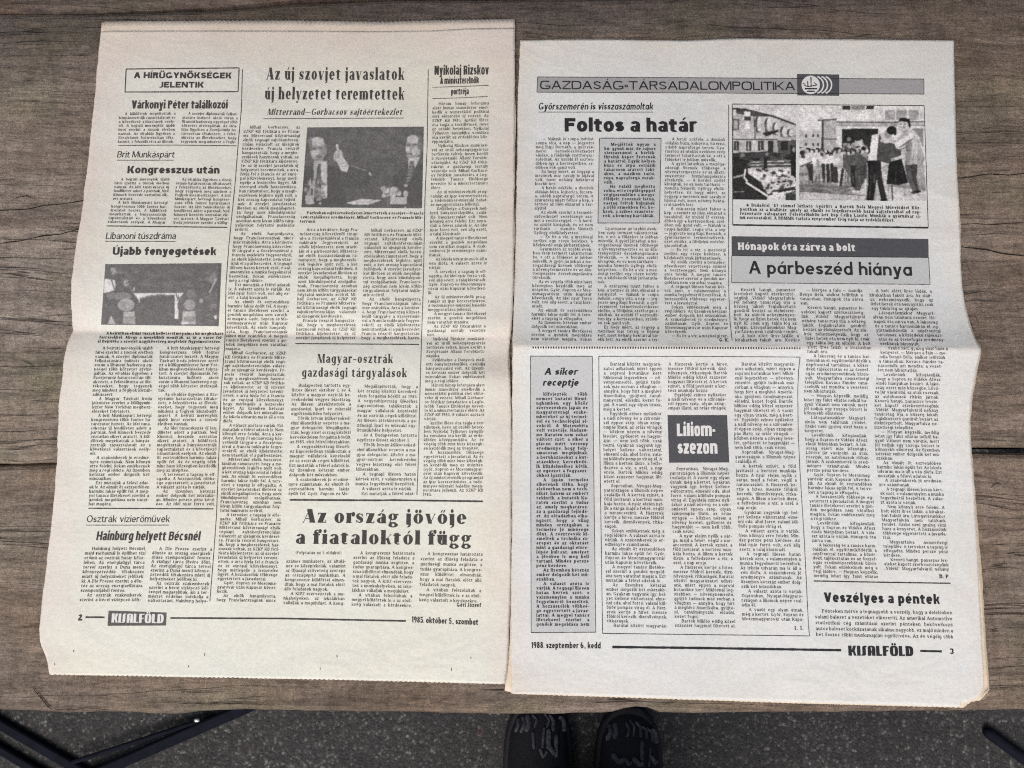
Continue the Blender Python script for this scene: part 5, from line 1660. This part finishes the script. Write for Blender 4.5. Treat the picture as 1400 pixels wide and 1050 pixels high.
def shoe(cx, ytoe, yaw, side):
    # built around its own toe point, pointing +y
    Ls = .30
    def place(co):
        c_, s_ = math.cos(yaw), math.sin(yaw)
        co = np.array(co, float)
        x = co[:, 0] * c_ - co[:, 1] * s_ + cx; y = co[:, 0] * s_ + co[:, 1] * c_ + ytoe
        return np.stack([x, y, co[:, 2]], 1)
    ts = np.concatenate([np.linspace(0, .1, 7), np.linspace(.14, 1, 22)])
    secs, sole = [], []
    for t_ in ts:
        hw, ht = shoe_profile(t_)
        bend = side * .006 * math.sin(t_ * 3.14)
        a = np.linspace(0, math.pi, 12)
        prof = [(math.cos(v_) * hw * (1 - .12 * math.sin(v_)), .022 + (ht - .022) * math.sin(v_) ** .75) for v_ in a]
        ring = [(x + bend, -t_ * Ls, z) for x, z in prof] + [(x + bend, -t_ * Ls, .020) for x, z in prof[::-1]]
        secs.append(ring)
        w2 = hw + .004
        rs = [(w2, .006), (w2 + .002, .014), (w2, .026), (w2 * .8, .027), (-w2 * .8, .027), (-w2, .026), (-w2 - .002, .014), (-w2, .006), (-w2 * .8, 0), (w2 * .8, 0)]
        sole.append([(x + bend, -t_ * Ls + (.004 if t_ < .02 else 0), z + .008 * max(0, .12 - t_) / .12) for x, z in rs])
    sh = None
    co, q = loft(secs)
    sh = link('shoe', quadmesh('shoe', local(person, place(co)), q, M_SHOE, True), person)
    co, q = loft(sole)
    link('sole', quadmesh('sole', local(person, place(co)), q, M_SOLE, True), sh)

    def surf(u, t_, lift):
        """point on the upper: u across -1..1, t along"""
        hw, ht = shoe_profile(t_)
        v_ = math.pi / 2 - u * math.pi / 2
        bend = side * .006 * math.sin(t_ * 3.14)
        return (math.cos(v_) * hw * (1 - .12 * math.sin(v_)) * 1.02 + bend, -t_ * Ls, .022 + (ht - .022) * math.sin(v_) ** .75 + lift)
    r_ = random.Random(int(side * 10 + 50))
    marks = []
    for k in range(9):                                       # trim round the toe cap
        u = -.72 + k * .18
        marks.append([(u, .045 + .06 * abs(u)), (u + .10, .07 + .05 * abs(u)), (u + .05, .10 + .05 * abs(u))])
    for k in range(6):                                       # row across the instep
        u = -.62 + k * .23
        marks.append([(u - .05, .205), (u + .05, .235), (u + .13, .225)])
    marks += [[(.12, .12), (.10, .19)], [(.26, .13), (.24, .20)], [(-.18, .14), (-.10, .19)], [(.45, .16), (.40, .24)]]
    vv, ff = [], []
    for mk in marks:
        if r_.random() < .30: continue
        pts = [surf(u + r_.uniform(-.03, .03), t_ + r_.uniform(-.006, .006), .0012) for u, t_ in mk]
        co, q = tubeco(pts, r_.uniform(.0014, .0046), 8, True, .25)
        ff.append(q + sum(len(z) for z in vv)); vv.append(co)
    link('trim', quadmesh('trim', local(person, place(np.concatenate(vv))), np.concatenate(ff), M_REFL, True), sh)
    vv, ff = [], []
    for k in range(5):
        t_ = .30 + k * .05
        for s_ in (-1, 1):
            pts = [surf(s_ * u, t_ + .03 * (0.38 - u) / .76, .003) for u in np.linspace(-.38, .38, 7)]
            co, q = tubeco(pts, .0022, 8, True, .6)
            ff.append(q + sum(len(z) for z in vv)); vv.append(co)
    link('lace', quadmesh('lace', local(person, place(np.concatenate(vv))), np.concatenate(ff), M_LACE, True), sh)
    return place([(0, -.225, .09)])[0]


tz = .03
xr, yr = gp(862, 969, tz)
ankR = shoe(xr - .001, yr, math.radians(-4), 1)
xl, yl = gp(737, 957, tz)
ankL = shoe(xl, yl, math.radians(2), -1)
# trousers: two legs running up to one waist, closed at the top
N = 20
a = np.linspace(0, 2 * math.pi, N, endpoint=False)
hipx = (ankR[0] + ankL[0]) / 2
vv, ff, n0 = [], [], 0
for ank, sgn in ((ankL, -1), (ankR, 1)):
    secs = []
    for z, r1, r2, k in [(.055, .062, .070, 0), (.07, .066, .078, 0), (.12, .064, .074, .02), (.25, .066, .074, .1), (.42, .072, .080, .3), (.55, .078, .086, .45), (.72, .088, .096, .7), (.82, .094, .104, .85)]:
        cx_ = ank[0] * (1 - k) + (hipx + sgn * .085) * k; cy_ = ank[1] - .01 - .05 * k
        wob = 1 + .04 * np.sin(a * 3 + z * 40)
        secs.append(np.stack([cx_ + r1 * np.cos(a) * wob, cy_ + r2 * np.sin(a) * wob, np.full(N, z)], 1))
    co, q = loft(secs)
    vv.append(co); ff.append(q + n0); n0 += len(co)
secs = []
for z, r1, r2 in [(.78, .155, .10), (.84, .178, .118), (.90, .178, .118), (.97, .160, .105), (1.0, .150, .098), (1.005, .10, .06)]:
    secs.append(np.stack([hipx + r1 * np.cos(a), ankR[1] - .06 + r2 * np.sin(a), np.full(N, z)], 1))
co, q = loft(secs)
vv.append(co); ff.append(q + n0)
link('trousers', quadmesh('trousers', local(person, np.concatenate(vv)), np.concatenate(ff), M_CLOTH, True), person)
